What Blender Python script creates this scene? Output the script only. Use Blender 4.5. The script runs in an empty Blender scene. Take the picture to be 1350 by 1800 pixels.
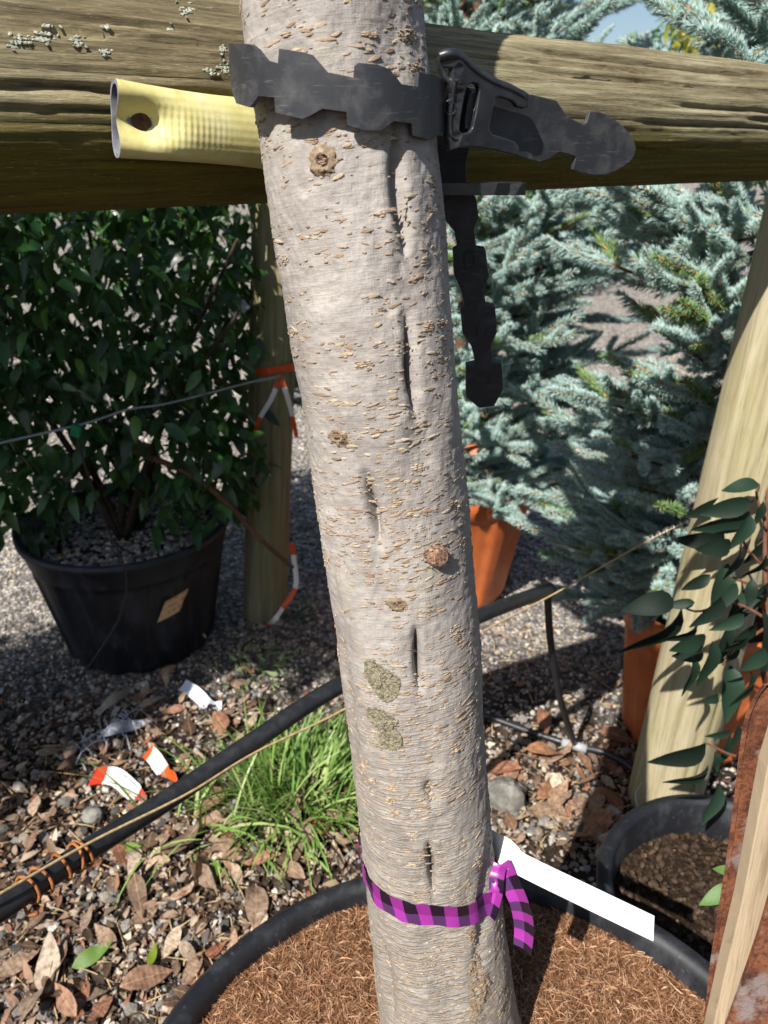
import bpy, bmesh, math
import numpy as np
from mathutils import Vector, Matrix, Quaternion

rng = np.random.default_rng(7)
sc = bpy.context.scene
COL = sc.collection

# ------------------------------------------------------------------ camera, sky, sun, exposure
CH, PITCH, FPX = 1.25, math.radians(25), 1352.0
camd = bpy.data.cameras.new("camera")
cam = bpy.data.objects.new("camera", camd); COL.objects.link(cam)
cam.location = (0, 0, CH); cam.rotation_euler = (math.radians(90) - PITCH, 0, 0)
camd.sensor_fit = 'VERTICAL'; camd.sensor_height = 36; camd.lens = 36 * FPX / 1800
camd.clip_start = 0.02; camd.clip_end = 2000
camd.dof.use_dof = True; camd.dof.focus_distance = 0.60; camd.dof.aperture_fstop = 11.0
sc.camera = cam

SUN_AZ, SUN_EL = math.radians(35), math.radians(46)      # azimuth measured from behind the camera towards the left
to_sun = Vector((-math.sin(SUN_AZ) * math.cos(SUN_EL), -math.cos(SUN_AZ) * math.cos(SUN_EL), math.sin(SUN_EL)))
w = bpy.data.worlds.new("World"); sc.world = w; w.use_nodes = True
wn = w.node_tree
sky = wn.nodes.new('ShaderNodeTexSky'); sky.sky_type = 'NISHITA'; sky.sun_disc = False
sky.sun_elevation = SUN_EL; sky.sun_rotation = math.atan2(to_sun.x, to_sun.y)
wn.links.new(sky.outputs[0], wn.nodes['Background'].inputs[0])
wn.nodes['Background'].inputs[1].default_value = 0.06
sl = bpy.data.lights.new("sun", 'SUN'); sl.energy = 5.0; sl.angle = math.radians(0.53); sl.color = (1, .965, .91)
sun = bpy.data.objects.new("sun", sl); COL.objects.link(sun)
sun.rotation_euler = to_sun.to_track_quat('Z', 'Y').to_euler()
vs = sc.view_settings; vs.view_transform = 'Standard'; vs.look = 'None'; vs.gamma = 1; vs.use_curve_mapping = False
vs.exposure = 0.85

# ------------------------------------------------------------------ geometry helpers
CP, SP = math.cos(PITCH), math.sin(PITCH)
def ray(px, py):
    r = (px - 675) / FPX; d = (py - 900) / FPX
    return np.array([r, CP - d * SP, -(SP + d * CP)])
def at_dist(px, py, y):          # point seen there at horizontal distance y
    v = ray(px, py); p = v * (y / v[1]); p[2] += CH; return p
def at_depth(px, py, z):         # ... at depth z along the lens axis
    p = ray(px, py) * z; p[2] += CH; return p
def at_height(px, py, h=0.0):    # ... at height h above the ground
    v = ray(px, py); p = v * ((h - CH) / v[2]); p[2] += CH; return p
def project(P):
    P = np.asarray(P); x = P[..., 0]; y = P[..., 1]; D = CH - P[..., 2]
    f = y * CP + D * SP; dn = -y * SP + D * CP
    return 675 + FPX * x / f, 900 + FPX * dn / f

def _h(i, j, k):
    n = (i.astype(np.int64) * 374761393 + j.astype(np.int64) * 668265263 + k.astype(np.int64) * 2147483647) & 0x7fffffff
    n = ((n ^ (n >> 13)) * 1274126177) & 0x7fffffff
    n = (n ^ (n >> 16)) & 0xffff
    return n / 32767.5 - 1
def vnoise(p):
    p = np.asarray(p, float); i = np.floor(p).astype(int); f = p - i; f = f * f * (3 - 2 * f)
    x, y, z = i[..., 0], i[..., 1], i[..., 2]; fx, fy, fz = f[..., 0], f[..., 1], f[..., 2]
    def L(a, b, t): return a + (b - a) * t
    return L(L(L(_h(x, y, z), _h(x+1, y, z), fx), L(_h(x, y+1, z), _h(x+1, y+1, z), fx), fy),
             L(L(_h(x, y, z+1), _h(x+1, y, z+1), fx), L(_h(x, y+1, z+1), _h(x+1, y+1, z+1), fx), fy), fz)
def fbm(p, o=4):
    p = np.asarray(p, float); s = 0; a = .5
    for k in range(o):
        s = s + a * vnoise(p + 17.3 * k); p = p * 2.03; a *= .5
    return s

class G:                         # collects geometry for one mesh
    def __init__(s): s.V = []; s.F = []; s.M = []; s.n = 0
    def add(s, V, F, m=0):
        V = np.asarray(V, float).reshape(-1, 3); s.V.append(V)
        for a in (F if isinstance(F, list) else [F]):
            a = np.asarray(a, int)
            s.F.append(a + s.n); s.M.append(np.full(len(a), m, int))
        s.n += len(V); return s
def mesh(name, g, mats, smooth=True, uv=None):
    if isinstance(g, tuple): g = G().add(*g)
    V = np.concatenate(g.V)
    loops = np.concatenate([a.ravel() for a in g.F]).astype(np.int32)
    tot = np.concatenate([np.full(len(a), a.shape[1]) for a in g.F]).astype(np.int32)
    st = np.concatenate([[0], np.cumsum(tot)[:-1]]).astype(np.int32)
    me = bpy.data.meshes.new(name)
    me.vertices.add(len(V)); me.vertices.foreach_set('co', V.astype(np.float32).ravel())
    me.loops.add(len(loops)); me.loops.foreach_set('vertex_index', loops)
    me.polygons.add(len(tot)); me.polygons.foreach_set('loop_start', st); me.polygons.foreach_set('loop_total', tot)
    for m in (mats if isinstance(mats, (list, tuple)) else [mats]): me.materials.append(m)
    me.polygons.foreach_set('material_index', np.concatenate(g.M).astype(np.int32))
    me.polygons.foreach_set('use_smooth', np.full(len(tot), bool(smooth)))
    if uv is not None:
        l = me.uv_layers.new(name='UVMap'); l.data.foreach_set('uv', np.asarray(uv, np.float32)[loops].ravel())
    me.update(calc_edges=True); me.validate()
    return me
def link(o, parent=None):
    COL.objects.link(o)
    if parent is not None:
        o.parent = parent
    return o
def wloc(o):
    l = Vector(o.location)
    while o.parent: o = o.parent; l += Vector(o.location)
    return l
def part(name, g, mats, parent=None, smooth=True, uv=None, kind=None):   # mesh in world coordinates, parented if asked
    me = g if isinstance(g, bpy.types.Mesh) else mesh(name, g, mats, smooth, uv)
    o = bpy.data.objects.new(name, me); COL.objects.link(o)
    if parent is not None:
        o.parent = parent; o.matrix_parent_inverse = Matrix.Translation(-wloc(parent)) if parent.type == 'EMPTY' else Matrix.Identity(4)
    if kind: o['kind'] = kind
    return o
def tag(o, label=None, cat=None, group=None, kind=None):
    for k, v in (('label', label), ('category', cat), ('group', group), ('kind', kind)):
        if v: o[k] = v
    return o
def thing(name, loc, label, cat, group=None):
    o = bpy.data.objects.new(name, None); COL.objects.link(o); o.location = [float(v) for v in loc]
    o.empty_display_size = .05
    return tag(o, label, cat, group)

def frames(P):
    P = np.asarray(P, float); T = np.gradient(P, axis=0); T /= np.linalg.norm(T, axis=1)[:, None] + 1e-12
    up = np.array([0, 0, 1.]) if abs(T[0][2]) < .9 else np.array([1., 0, 0])
    N = np.zeros_like(P); n = up - T[0] * (up @ T[0]); N[0] = n / np.linalg.norm(n)
    for i in range(1, len(P)):
        n = N[i-1] - T[i] * (N[i-1] @ T[i]); N[i] = n / np.linalg.norm(n)
    return T, N, np.cross(T, N)
def spline(P, n=40):
    P = np.asarray(P, float); Q = np.vstack([2*P[0]-P[1], P, 2*P[-1]-P[-2]]); out = []
    m = len(P) - 1
    for t in np.linspace(0, m - 1e-9, n):
        i = int(t); f = t - i; a, b, c, d = Q[i:i+4]
        out.append(.5 * ((2*b) + (c-a)*f + (2*a-5*b+4*c-d)*f*f + (3*b-a-3*c+d)*f**3))
    return np.array(out)
def grid_faces(n, m, wrap=False):      # n rows, m columns
    i, j = np.meshgrid(np.arange(n-1), np.arange(m if wrap else m-1), indexing='ij'); i = i.ravel(); j = j.ravel(); k = (j+1) % m
    return np.stack([i*m+j, i*m+k, (i+1)*m+k, (i+1)*m+j], 1)
def tube(P, r, n=10, caps=True):
    P = np.asarray(P, float); r = np.broadcast_to(np.asarray(r, float), (len(P),)); T, N, B = frames(P)
    a = np.linspace(0, 2*math.pi, n, endpoint=False)
    V = (P[:, None] + r[:, None, None] * (np.cos(a)[None, :, None] * N[:, None] + np.sin(a)[None, :, None] * B[:, None])).reshape(-1, 3)
    F = [grid_faces(len(P), n, True)]
    if caps: F += [np.arange(n)[::-1][None], (np.arange(n) + (len(P)-1)*n)[None]]
    return V, F
def revolve(prof, c, n=64, mod=None):  # prof: (r, z) list
    a = np.linspace(0, 2*math.pi, n, endpoint=False); V = []
    for k, (r, z) in enumerate(prof):
        rr = np.full(n, r, float); zz = np.full(n, z, float)
        if mod: rr, zz = mod(k, a, rr, zz)
        V.append(np.stack([c[0] + rr*np.cos(a), c[1] + rr*np.sin(a), c[2] + zz], 1))
    return np.concatenate(V), [grid_faces(len(prof), n, True)[:, ::1]]
def box(c, s, R=None):
    v = np.array([[x, y, z] for x in (-1, 1) for y in (-1, 1) for z in (-1, 1)], float) * np.asarray(s) / 2
    if R is not None: v = v @ np.asarray(R).T
    return v + np.asarray(c), [np.array([[0,1,3,2],[4,6,7,5],[0,4,5,1],[2,3,7,6],[0,2,6,4],[1,5,7,3]])]
def bevel(o, wd=.002, seg=2):
    m = o.modifiers.new('bevel', 'BEVEL'); m.width = wd; m.segments = seg; m.limit_method = 'ANGLE'; return o
def rotm(axis, a): return np.array(Matrix.Rotation(a, 3, Vector(axis)))
def basis(d, up=(0, 0, 1), roll=0.):
    d = np.asarray(d, float); d = d / np.linalg.norm(d); u = np.asarray(up, float)
    if abs(d @ u) > .97: u = np.array([1., 0, 0])
    y = np.cross(u, d); y /= np.linalg.norm(y); z = np.cross(d, y)
    y2 = y*math.cos(roll) + z*math.sin(roll); z2 = np.cross(d, y2)
    return np.stack([d, y2, z2], 1)
def sheet(outline, holes, depth, thick):     # flat piece cut from sheet material: outline in picture, laid in space by depth(px,py) then given thickness away from the viewer
    bm = bmesh.new(); edges = []
    for loop in [outline] + holes:
        vs_ = [bm.verts.new((x, y, 0)) for x, y in loop]
        for i in range(len(vs_)): edges.append(bm.edges.new((vs_[i], vs_[(i+1) % len(vs_)])))
    bmesh.ops.triangle_fill(bm, use_beauty=True, edges=edges)
    bmesh.ops.subdivide_edges(bm, edges=[e for e in bm.edges if e.calc_length() > 30], cuts=1)
    bmesh.ops.triangulate(bm, faces=bm.faces)
    for v in bm.verts: v.co = Vector(depth(v.co.x, v.co.y))
    bm.normal_update()
    f = sum((fc.normal * fc.calc_area() for fc in bm.faces), Vector())
    if f.dot(Vector((0, 0, CH)) - bm.verts[0].co if False else Vector((0, -1, .3))) < 0: bmesh.ops.reverse_faces(bm, faces=bm.faces)
    n = sum((fc.normal * fc.calc_area() for fc in bm.faces), Vector()).normalized()
    front = list(bm.faces)
    r = bmesh.ops.extrude_face_region(bm, geom=front)
    nv = [e for e in r['geom'] if isinstance(e, bmesh.types.BMVert)]
    # the extruded copy stays in front, the old faces become the back
    for v in nv: v.co += n * thick
    bmesh.ops.recalc_face_normals(bm, faces=bm.faces)
    me = bpy.data.meshes.new('sheet'); bm.to_mesh(me); bm.free(); return me

def solid_grid(V, th, uv=None):     # a sheet given as a grid of points, made solid with crisp edges
    V = np.asarray(V, float); n, m = V.shape[:2]; du = np.gradient(V, axis=0); dv = np.gradient(V, axis=1); N = np.cross(du, dv); N /= np.linalg.norm(N, axis=-1)[..., None] + 1e-12
    a = V + N*th/2; b = V - N*th/2; g = G(); U = []
    g.add(a.reshape(-1, 3), grid_faces(n, m)); g.add(b.reshape(-1, 3), grid_faces(n, m)[:, ::-1])
    uvg = np.zeros((n, m, 2)) if uv is None else np.asarray(uv).reshape(n, m, 2); U = [uvg.reshape(-1, 2)]*2
    for e0, e1, ue in ((a[0], b[0], uvg[0]), (b[-1], a[-1], uvg[-1]), (b[:, 0], a[:, 0], uvg[:, 0]), (a[:, -1], b[:, -1], uvg[:, -1])):
        g.add(np.stack([e0, e1]).reshape(-1, 3), grid_faces(2, len(e0))); U += [ue, ue]
    return g, np.concatenate(U)

# ------------------------------------------------------------------ materials
def lin(h):
    h = h.lstrip('#'); c = [int(h[i:i+2], 16) / 255 for i in (0, 2, 4)]
    return tuple(((v/12.92) if v <= .04045 else ((v+.055)/1.055)**2.4) for v in c) + (1,)
class Mat:
    def __init__(s, name, rough=.7, spec=.4):
        s.m = bpy.data.materials.new(name); s.m.use_nodes = True; s.t = s.m.node_tree
        s.b = s.t.nodes['Principled BSDF']; s.b.inputs['Roughness'].default_value = rough; s.b.inputs['Specular IOR Level'].default_value = spec
        s.tc = s.t.nodes.new('ShaderNodeTexCoord')
    def new(s, k): return s.t.nodes.new(k)
    def set(s, sock, v):
        if hasattr(v, 'links') or isinstance(v, bpy.types.NodeSocket): s.t.links.new(v, sock)
        else: sock.default_value = v
    def vec(s, src='Object', scale=(1, 1, 1), rot=(0, 0, 0), loc=(0, 0, 0)):
        m = s.new('ShaderNodeMapping'); s.t.links.new(s.tc.outputs[src], m.inputs[0])
        m.inputs['Scale'].default_value = scale; m.inputs['Rotation'].default_value = rot; m.inputs['Location'].default_value = loc
        return m.outputs[0]
    def noise(s, v, scale=10, detail=5, rough=.55, dist=0):
        n = s.new('ShaderNodeTexNoise'); s.t.links.new(v, n.inputs['Vector'])
        n.inputs['Scale'].default_value = scale; n.inputs['Detail'].default_value = detail; n.inputs['Roughness'].default_value = rough; n.inputs['Distortion'].default_value = dist
        return n.outputs['Fac']
    def vor(s, v, scale=10, feat='F1', out='Distance', rnd=1):
        n = s.new('ShaderNodeTexVoronoi'); n.feature = feat; s.t.links.new(v, n.inputs['Vector']); n.inputs['Scale'].default_value = scale; n.inputs['Randomness'].default_value = rnd
        return n.outputs[out]
    def ramp(s, f, stops, const=False):
        r = s.new('ShaderNodeValToRGB'); e = r.color_ramp.elements
        if const: r.color_ramp.interpolation = 'CONSTANT'
        while len(e) < len(stops): e.new(.5)
        for k, (p, c) in enumerate(stops):
            e[k].position = p; e[k].color = c if isinstance(c, tuple) else (lin(c) if isinstance(c, str) else (c, c, c, 1))
        s.set(r.inputs[0], f); return r.outputs[0]
    def mix(s, f, a, b, mode='MIX'):
        m = s.new('ShaderNodeMix'); m.data_type = 'RGBA'; m.blend_type = mode
        s.set(m.inputs[0], f); s.set(m.inputs[6], lin(a) if isinstance(a, str) else a); s.set(m.inputs[7], lin(b) if isinstance(b, str) else b)
        return m.outputs[2]
    def math(s, op, a, b=0.):
        m = s.new('ShaderNodeMath'); m.operation = op; s.set(m.inputs[0], a); s.set(m.inputs[1], b); return m.outputs[0]
    def sep(s, v, k):
        n = s.new('ShaderNodeSeparateXYZ'); s.t.links.new(v, n.inputs[0]); return n.outputs[k]
    def island(s): return s.new('ShaderNodeNewGeometry').outputs['Random Per Island']
    def objrand(s): return s.new('ShaderNodeObjectInfo').outputs['Random']
    def color(s, c): s.set(s.b.inputs['Base Color'], lin(c) if isinstance(c, str) else c); return s
    def rough(s, r): s.set(s.b.inputs['Roughness'], r); return s
    def bump(s, h, strength=.5, dist=.002):
        b = s.new('ShaderNodeBump'); b.inputs['Strength'].default_value = strength; b.inputs['Distance'].default_value = dist
        s.t.links.new(h, b.inputs['Height'])
        prev = s.b.inputs['Normal'].links[0].from_socket if s.b.inputs['Normal'].links else None
        if prev: s.t.links.new(prev, b.inputs['Normal'])
        s.t.links.new(b.outputs[0], s.b.inputs['Normal']); return s
    def translucent(s, col, f):
        t = s.new('ShaderNodeBsdfTranslucent'); s.set(t.inputs[0], col)
        m = s.new('ShaderNodeMixShader'); m.inputs[0].default_value = f
        o = s.t.nodes['Material Output']; s.t.links.new(s.b.outputs[0], m.inputs[1]); s.t.links.new(t.outputs[0], m.inputs[2]); s.t.links.new(m.outputs[0], o.inputs[0]); return s

def m_bark():
    m = Mat('cherry_bark', .62, .35); uv = m.vec('UV')
    big = m.noise(m.vec('UV', (9, 4, 1)), 1, 5, .6)
    col = m.ramp(big, [(.30, '#7b746f'), (.45, '#8f8882'), (.60, '#a09992'), (.75, '#b0a9a1')])
    blot = m.noise(m.vec('UV', (30, 22, 1)), 1, 6, .65, .6)
    col = m.mix(m.ramp(blot, [(.5, 0.), (.72, .55)]), col, '#756a65')
    pale = m.noise(m.vec('UV', (22, 60, 1), loc=(3, 5, 0)), 1, 5, .7)
    col = m.mix(m.ramp(pale, [(.52, 0.), (.74, .6)]), col, '#c0b9b0')
    low = m.ramp(m.sep(uv, 1), [(.0, .9), (.6, .7), (.92, .06)])
    streak = m.noise(m.vec('UV', (28, 420, 1)), 1, 4, .6, .2)
    tan = m.mix(m.ramp(streak, [(.45, 0.), (.62, .9)]), col, '#8f8268')
    col = m.mix(low, col, tan)
    hb = m.noise(m.vec('UV', (16, 150, 1), loc=(2, 8, 0)), 1, 6, .7, .4); col = m.mix(m.ramp(hb, [(.34, .30), (.48, 0.)]), col, '#6e645e'); col = m.mix(m.ramp(hb, [(.56, 0.), (.72, .35)]), col, '#c4bdb4')
    fibre = m.noise(m.vec('UV', (900, 90, 1)), 1, 3, .6)
    col = m.mix(m.ramp(fibre, [(.35, .22), (.5, 0.)]), col, '#7a6c68')
    green = m.noise(m.vec('UV', (12, 9, 1), loc=(7, 1, 0)), 1, 4, .6)
    col = m.mix(m.ramp(green, [(.62, 0.), (.75, .25)]), col, '#8d8a62')
    m.color(col)
    grit = m.noise(m.vec('UV', (260, 620, 1)), 1, 6, .75, .3); m.bump(grit, .55, .0010); m.bump(fibre, .4, .0008); m.bump(blot, .45, .0016)
    st2 = m.noise(m.vec('UV', (34, 520, 1), loc=(1, 2, 0)), 1, 3, .6, .35)
    m.bump(m.math('MULTIPLY', m.ramp(st2, [(.48, 0.), (.64, 1.)]), low), .8, .0020)
    return m.m
def m_lenticel():
    m = Mat('lenticel_cork', .85, .2); r = m.island()
    col = m.ramp(r, [(0, '#806b57'), (.35, '#95826e'), (.7, '#a5947d'), (.88, '#b5a790'), (1, '#93705a')])
    n = m.noise(m.vec('Object'), 900, 3)
    m.color(m.mix(m.ramp(n, [(.3, .5), (.6, 0.)]), col, '#6d5238')); m.bump(n, .5, .0006); return m.m
def m_simple(name, stops, scale=200, rough=.8, spec=.3, bump=.4, bd=.001, stretch=(1, 1, 1), detail=5, src='Object'):
    m = Mat(name, rough, spec); n = m.noise(m.vec(src, stretch), scale, detail, .6)
    m.color(m.ramp(n, stops))
    if bump: m.bump(n, bump, bd)
    return m.m
def m_log():
    m = Mat('weathered_log', .85, .25)                 # UV: u along the log (m), v round it (0 bottom .. .5 top .. 1)
    g = m.noise(m.vec('UV', (9, 75, 1)), 1, 10, .72, .5)
    fine = m.noise(m.vec('UV', (60, 420, 1)), 1, 6, .7)
    big = m.noise(m.vec('UV', (4, 7, 1), loc=(2, 1, 0)), 1, 5, .6)
    col = m.ramp(g, [(.28, '#423a2b'), (.42, '#6e654c'), (.54, '#8d8467'), (.68, '#a9a183'), (.82, '#c3bca2')])
    col = m.mix(m.ramp(big, [(.40, .6), (.56, 0.)]), col, m.ramp(g, [(.3, '#2c241a'), (.6, '#64543a'), (.8, '#8a7852')]))
    pale = m.noise(m.vec('UV', (6, 14, 1), loc=(9, 4, 0)), 1, 6, .7)
    col = m.mix(m.ramp(pale, [(.56, 0.), (.68, .6)]), col, '#b2a47a')
    al = m.ramp(m.math('ADD', m.sep(m.vec('UV'), 1), m.math('MULTIPLY', m.math('SUBTRACT', big, .5), .12)), [(.17, 1.), (.25, 0.), (.78, 0.), (.86, 1.)])
    col = m.mix(al, col, m.ramp(g, [(.3, '#443f16'), (.5, '#625a20'), (.75, '#7e7430')]))
    speck = m.noise(m.vec('UV', (90, 300, 1)), 1, 4, .7)
    col = m.mix(m.ramp(speck, [(.60, 0.), (.70, .45)]), col, '#c9bd97')
    col = m.mix(m.ramp(fine, [(.30, .75), (.44, 0.)]), col, '#1d170d')
    m.color(col); m.bump(fine, .8, .0016); m.bump(g, .5, .003); m.bump(speck, .4, .001); return m.m
def m_post(name, stops, green='#8d9148', gl=.5):
    m = Mat(name, .8, .25)
    g = m.noise(m.vec('UV', (60, 3.2, 1)), 1, 7, .6, .5); fine = m.noise(m.vec('UV', (420, 20, 1)), 1, 4, .6)
    col = m.ramp(g, stops); big = m.noise(m.vec('UV', (7, 4, 1)), 1, 4)
    col = m.mix(m.ramp(big, [(.45, 0.), (.65, gl)]), col, green)
    col = m.mix(m.ramp(fine, [(.32, .35), (.45, 0.)]), col, '#5a4c2c')
    m.color(col); m.bump(g, .55, .003); m.bump(fine, .6, .0014); return m.m
def m_rubber(name, base, dust, rough=.45, spec=.5, amt=.35):
    m = Mat(name, rough, spec); v = m.vec('Object')
    n = m.noise(v, 55, 6, .65, .4); s = m.noise(m.vec('Object', (30, 30, 160)), 1, 5, .7)
    col = m.mix(m.ramp(n, [(.48, 0.), (.80, amt)]), base, dust); col = m.mix(m.ramp(s, [(.60, 0.), (.72, amt*.9)]), col, dust); sc2 = m.noise(m.vec('Object', (60, 60, 700), (.3, .5, 0)), 1, 4, .6); col = m.mix(m.ramp(sc2, [(.62, 0.), (.70, amt*.8)]), col, dust)
    sp = m.vor(v, 420); col = m.mix(m.ramp(sp, [(.05, amt), (.10, 0.)]), col, dust)
    m.color(col); m.rough(m.ramp(n, [(.3, rough-.1), (.7, rough+.22)])); m.bump(n, .12, .001); return m.m
def m_leafy(name, stops, rough=.42, spec=.45, tr=.25, trc='#5f8a2a', rnd='island', bump=True):
    m = Mat(name, rough, spec); r = m.island() if rnd == 'island' else m.objrand()
    col = m.ramp(r, stops); n = m.noise(m.vec('Object'), 60, 4)
    if bump: col = m.mix(m.ramp(n, [(.4, .0), (.8, .35)]), col, (0.02, .02, .01, 1))
    m.color(col)
    if bump: m.bump(n, .25, .002)
    if tr: m.translucent(lin(trc), tr)
    return m.m
def m_dry():
    m = Mat('dry_leaf', .6, .3); r = m.objrand()
    col = m.ramp(r, [(0, '#4f3d31'), (.14, '#8a725e'), (.3, '#a68d78'), (.44, '#87523a'), (.56, '#bda991'), (.7, '#665046'), (.82, '#aa7a58'), (.92, '#93806f'), (1, '#c9b8a2')])
    v = m.vec('UV'); n = m.noise(m.vec('UV', (6, 3, 1)), 1, 5, .65)
    col = m.mix(m.ramp(n, [(.38, .6), (.56, 0.)]), col, '#3f2a1c'); col = m.mix(m.ramp(n, [(.6, 0.), (.8, .5)]), col, '#c2aa90')
    rib = m.ramp(m.math('ABSOLUTE', m.math('SUBTRACT', m.sep(v, 1), .5)), [(.0, .55), (.035, 0.)])
    col = m.mix(rib, col, '#b99a72')
    vein = m.new('ShaderNodeTexWave'); vein.inputs['Scale'].default_value = 3.2; vein.inputs['Distortion'].default_value = 1.2; m.t.links.new(v, vein.inputs['Vector'])
    m.color(col); m.bump(vein.outputs['Fac'], .2, .0015); m.bump(n, .4, .002); m.translucent(lin('#9a5a28'), .12); return m.m
def m_gravel():
    m = Mat('gravel', .85, .3); r = m.island()
    col = m.ramp(r, [(0, '#504d4b'), (.15, '#7d7976'), (.35, '#9c9792'), (.5, '#666260'), (.66, '#b3ada6'), (.78, '#a28f7c'), (.86, '#cac3ba'), (.93, '#c2a57b'), (1, '#dcd6cc')])
    n = m.noise(m.vec('Object'), 260, 5, .7)
    m.color(m.mix(m.ramp(n, [(.35, .5), (.6, 0.)]), col, '#2e2b28')); m.bump(n, .6, .0015); return m.m
def m_ground():
    m = Mat('gravel_ground', .95, .2); v = m.vec('Object')
    c = m.vor(v, 75, out='Color'); d = m.vor(v, 75)
    g = m.ramp(m.sep(c, 0), [(0, '#5e5a57'), (.35, '#8d8781'), (.6, '#a8a19a'), (.8, '#b0a392'), (1, '#c8c0b6')])
    g = m.mix(m.ramp(d, [(.3, 0.), (.7, .7)]), g, '#3a3632')
    big = m.noise(v, 2.3, 6, .65); soil = m.ramp(m.noise(v, 60, 6, .7), [(.3, '#17120e'), (.6, '#322820'), (.8, '#574a3d')])
    # bare dark soil close to the pots, gravel further out
    yy = m.math('ADD', m.sep(v, 1), m.math('MULTIPLY', m.math('SUBTRACT', big, .5), .9))
    col = m.mix(m.ramp(m.math('DIVIDE', yy, 4.), [(.36, 0.), (.5, 1.)]), soil, g)
    m.color(col); m.bump(d, .8, .008); m.bump(m.noise(v, 160, 4), .4, .004); return m.m
def m_rust(name):
    m = Mat(name, .8, .3); v = m.vec('Object')
    n = m.noise(v, 38, 8, .7, .4); n2 = m.noise(v, 210, 5, .7)
    col = m.ramp(n, [(.3, '#35211a'), (.45, '#5c3524'), (.55, '#7a4a30'), (.66, '#6e4a3c'), (.8, '#80736b')])
    col = m.mix(m.ramp(n2, [(.38, .6), (.52, 0.)]), col, '#2b1610')
    g = m.noise(m.vec('Object', loc=(4, 2, 1)), 24, 5, .6)
    col = m.mix(m.ramp(g, [(.56, 0.), (.64, .8)]), col, '#7f7470')
    m.color(col); m.bump(n2, .7, .002); m.bump(n, .6, .004); return m.m
def m_ribbon():
    m = Mat('plaid_ribbon', .3, .5); u = m.math('FRACT', m.math('MULTIPLY', m.sep(m.vec('UV'), 0), 1.)); v = m.sep(m.vec('UV'), 1)
    a = m.math('GREATER_THAN', u, .5); b = m.math('GREATER_THAN', v, .5)
    dark = m.mix(b, '#4a2a55', '#1a0f1e'); light = m.mix(b, '#8f3089', '#782671')
    col = m.mix(a, light, dark); n = m.noise(m.vec('Object'), 220, 4)
    m.color(col); m.bump(n, .25, .0015); return m.m
def m_tape(name, a, b, per=1.):
    m = Mat(name, .35, .4); u = m.math('FRACT', m.math('MULTIPLY', m.sep(m.vec('UV'), 0), per))
    m.color(m.mix(m.math('MULTIPLY', m.math('GREATER_THAN', u, .22), m.math('LESS_THAN', u, .8)), a, b)); m.bump(m.noise(m.vec('Object'), 120, 3), .3, .002); m.translucent(lin(a), .15); return m.m
def m_coir(name, fibre):
    m = Mat(name, .9, .15)
    if fibre: col = m.ramp(m.island(), [(0, '#50352a'), (.3, '#785338'), (.6, '#946c50'), (.85, '#ad8768'), (1, '#c4a384')])
    else: col = m.ramp(m.noise(m.vec('Object'), 140, 6, .7), [(.3, '#3a2414'), (.5, '#694529'), (.7, '#8d6443')])
    m.color(col)
    if not fibre: m.bump(m.noise(m.vec('Object'), 300, 6, .7), 1., .006)
    return m.m
def m_pot(name, base, dust, rough=.38):
    m = Mat(name, rough, .5); n = m.noise(m.vec('Object', (1, 1, .5)), 22, 7, .65)
    col = m.mix(m.ramp(n, [(.5, 0.), (.78, .45)]), base, dust); sp = m.noise(m.vec('Object'), 160, 4, .7)
    col = m.mix(m.ramp(sp, [(.62, 0.), (.72, .5)]), col, dust); m.color(col); m.rough(m.ramp(n, [(.3, rough), (.7, rough+.3)])); m.bump(sp, .15, .001); return m.m
def m_hose():
    m = Mat('yellow_hose', .55, .4); v = m.vec('Object'); n = m.noise(v, 45, 6, .65); s = m.noise(v, 120, 5, .7)
    col = m.ramp(n, [(.3, '#b5ab68'), (.5, '#c6bd80'), (.7, '#d0c99a')])
    col = m.mix(m.ramp(s, [(.58, 0.), (.72, .55)]), col, '#a58d4e')
    d = m.noise(m.vec('Object', loc=(3, 3, 1)), 26, 5, .7); col = m.mix(m.ramp(d, [(.58, 0.), (.72, .5)]), col, '#8d7448')
    m.color(col); m.bump(s, .2, .0008); return m.m
def m_sticker():
    m = Mat('paper_sticker', .6); u = m.sep(m.vec('UV'), 1)
    n = m.noise(m.vec('UV', (14, 1, 1)), 1, 3); ln = m.math('FRACT', m.math('MULTIPLY', u, 3.))
    a = m.math('MULTIPLY', m.math('GREATER_THAN', ln, .62), m.math('GREATER_THAN', n, .52))
    dn = m.noise(m.vec('Object'), 60, 5, .7); m.color(m.mix(m.math('MULTIPLY', a, .75), m.mix(m.ramp(dn, [(.45, 0.), (.7, .4)]), '#d9b183', '#a8835c'), '#7d5a3a')); return m.m
def m_terracotta():
    m = Mat('terracotta_plastic', .5, .4); n = m.noise(m.vec('Object'), 14, 6, .6)
    col = m.ramp(n, [(.3, '#a4532a'), (.6, '#bd6636'), (.8, '#c77c4e')]); s = m.noise(m.vec('Object'), 130, 4, .7)
    m.color(m.mix(m.ramp(s, [(.6, 0.), (.75, .35)]), col, '#d9a987')); return m.m

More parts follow.
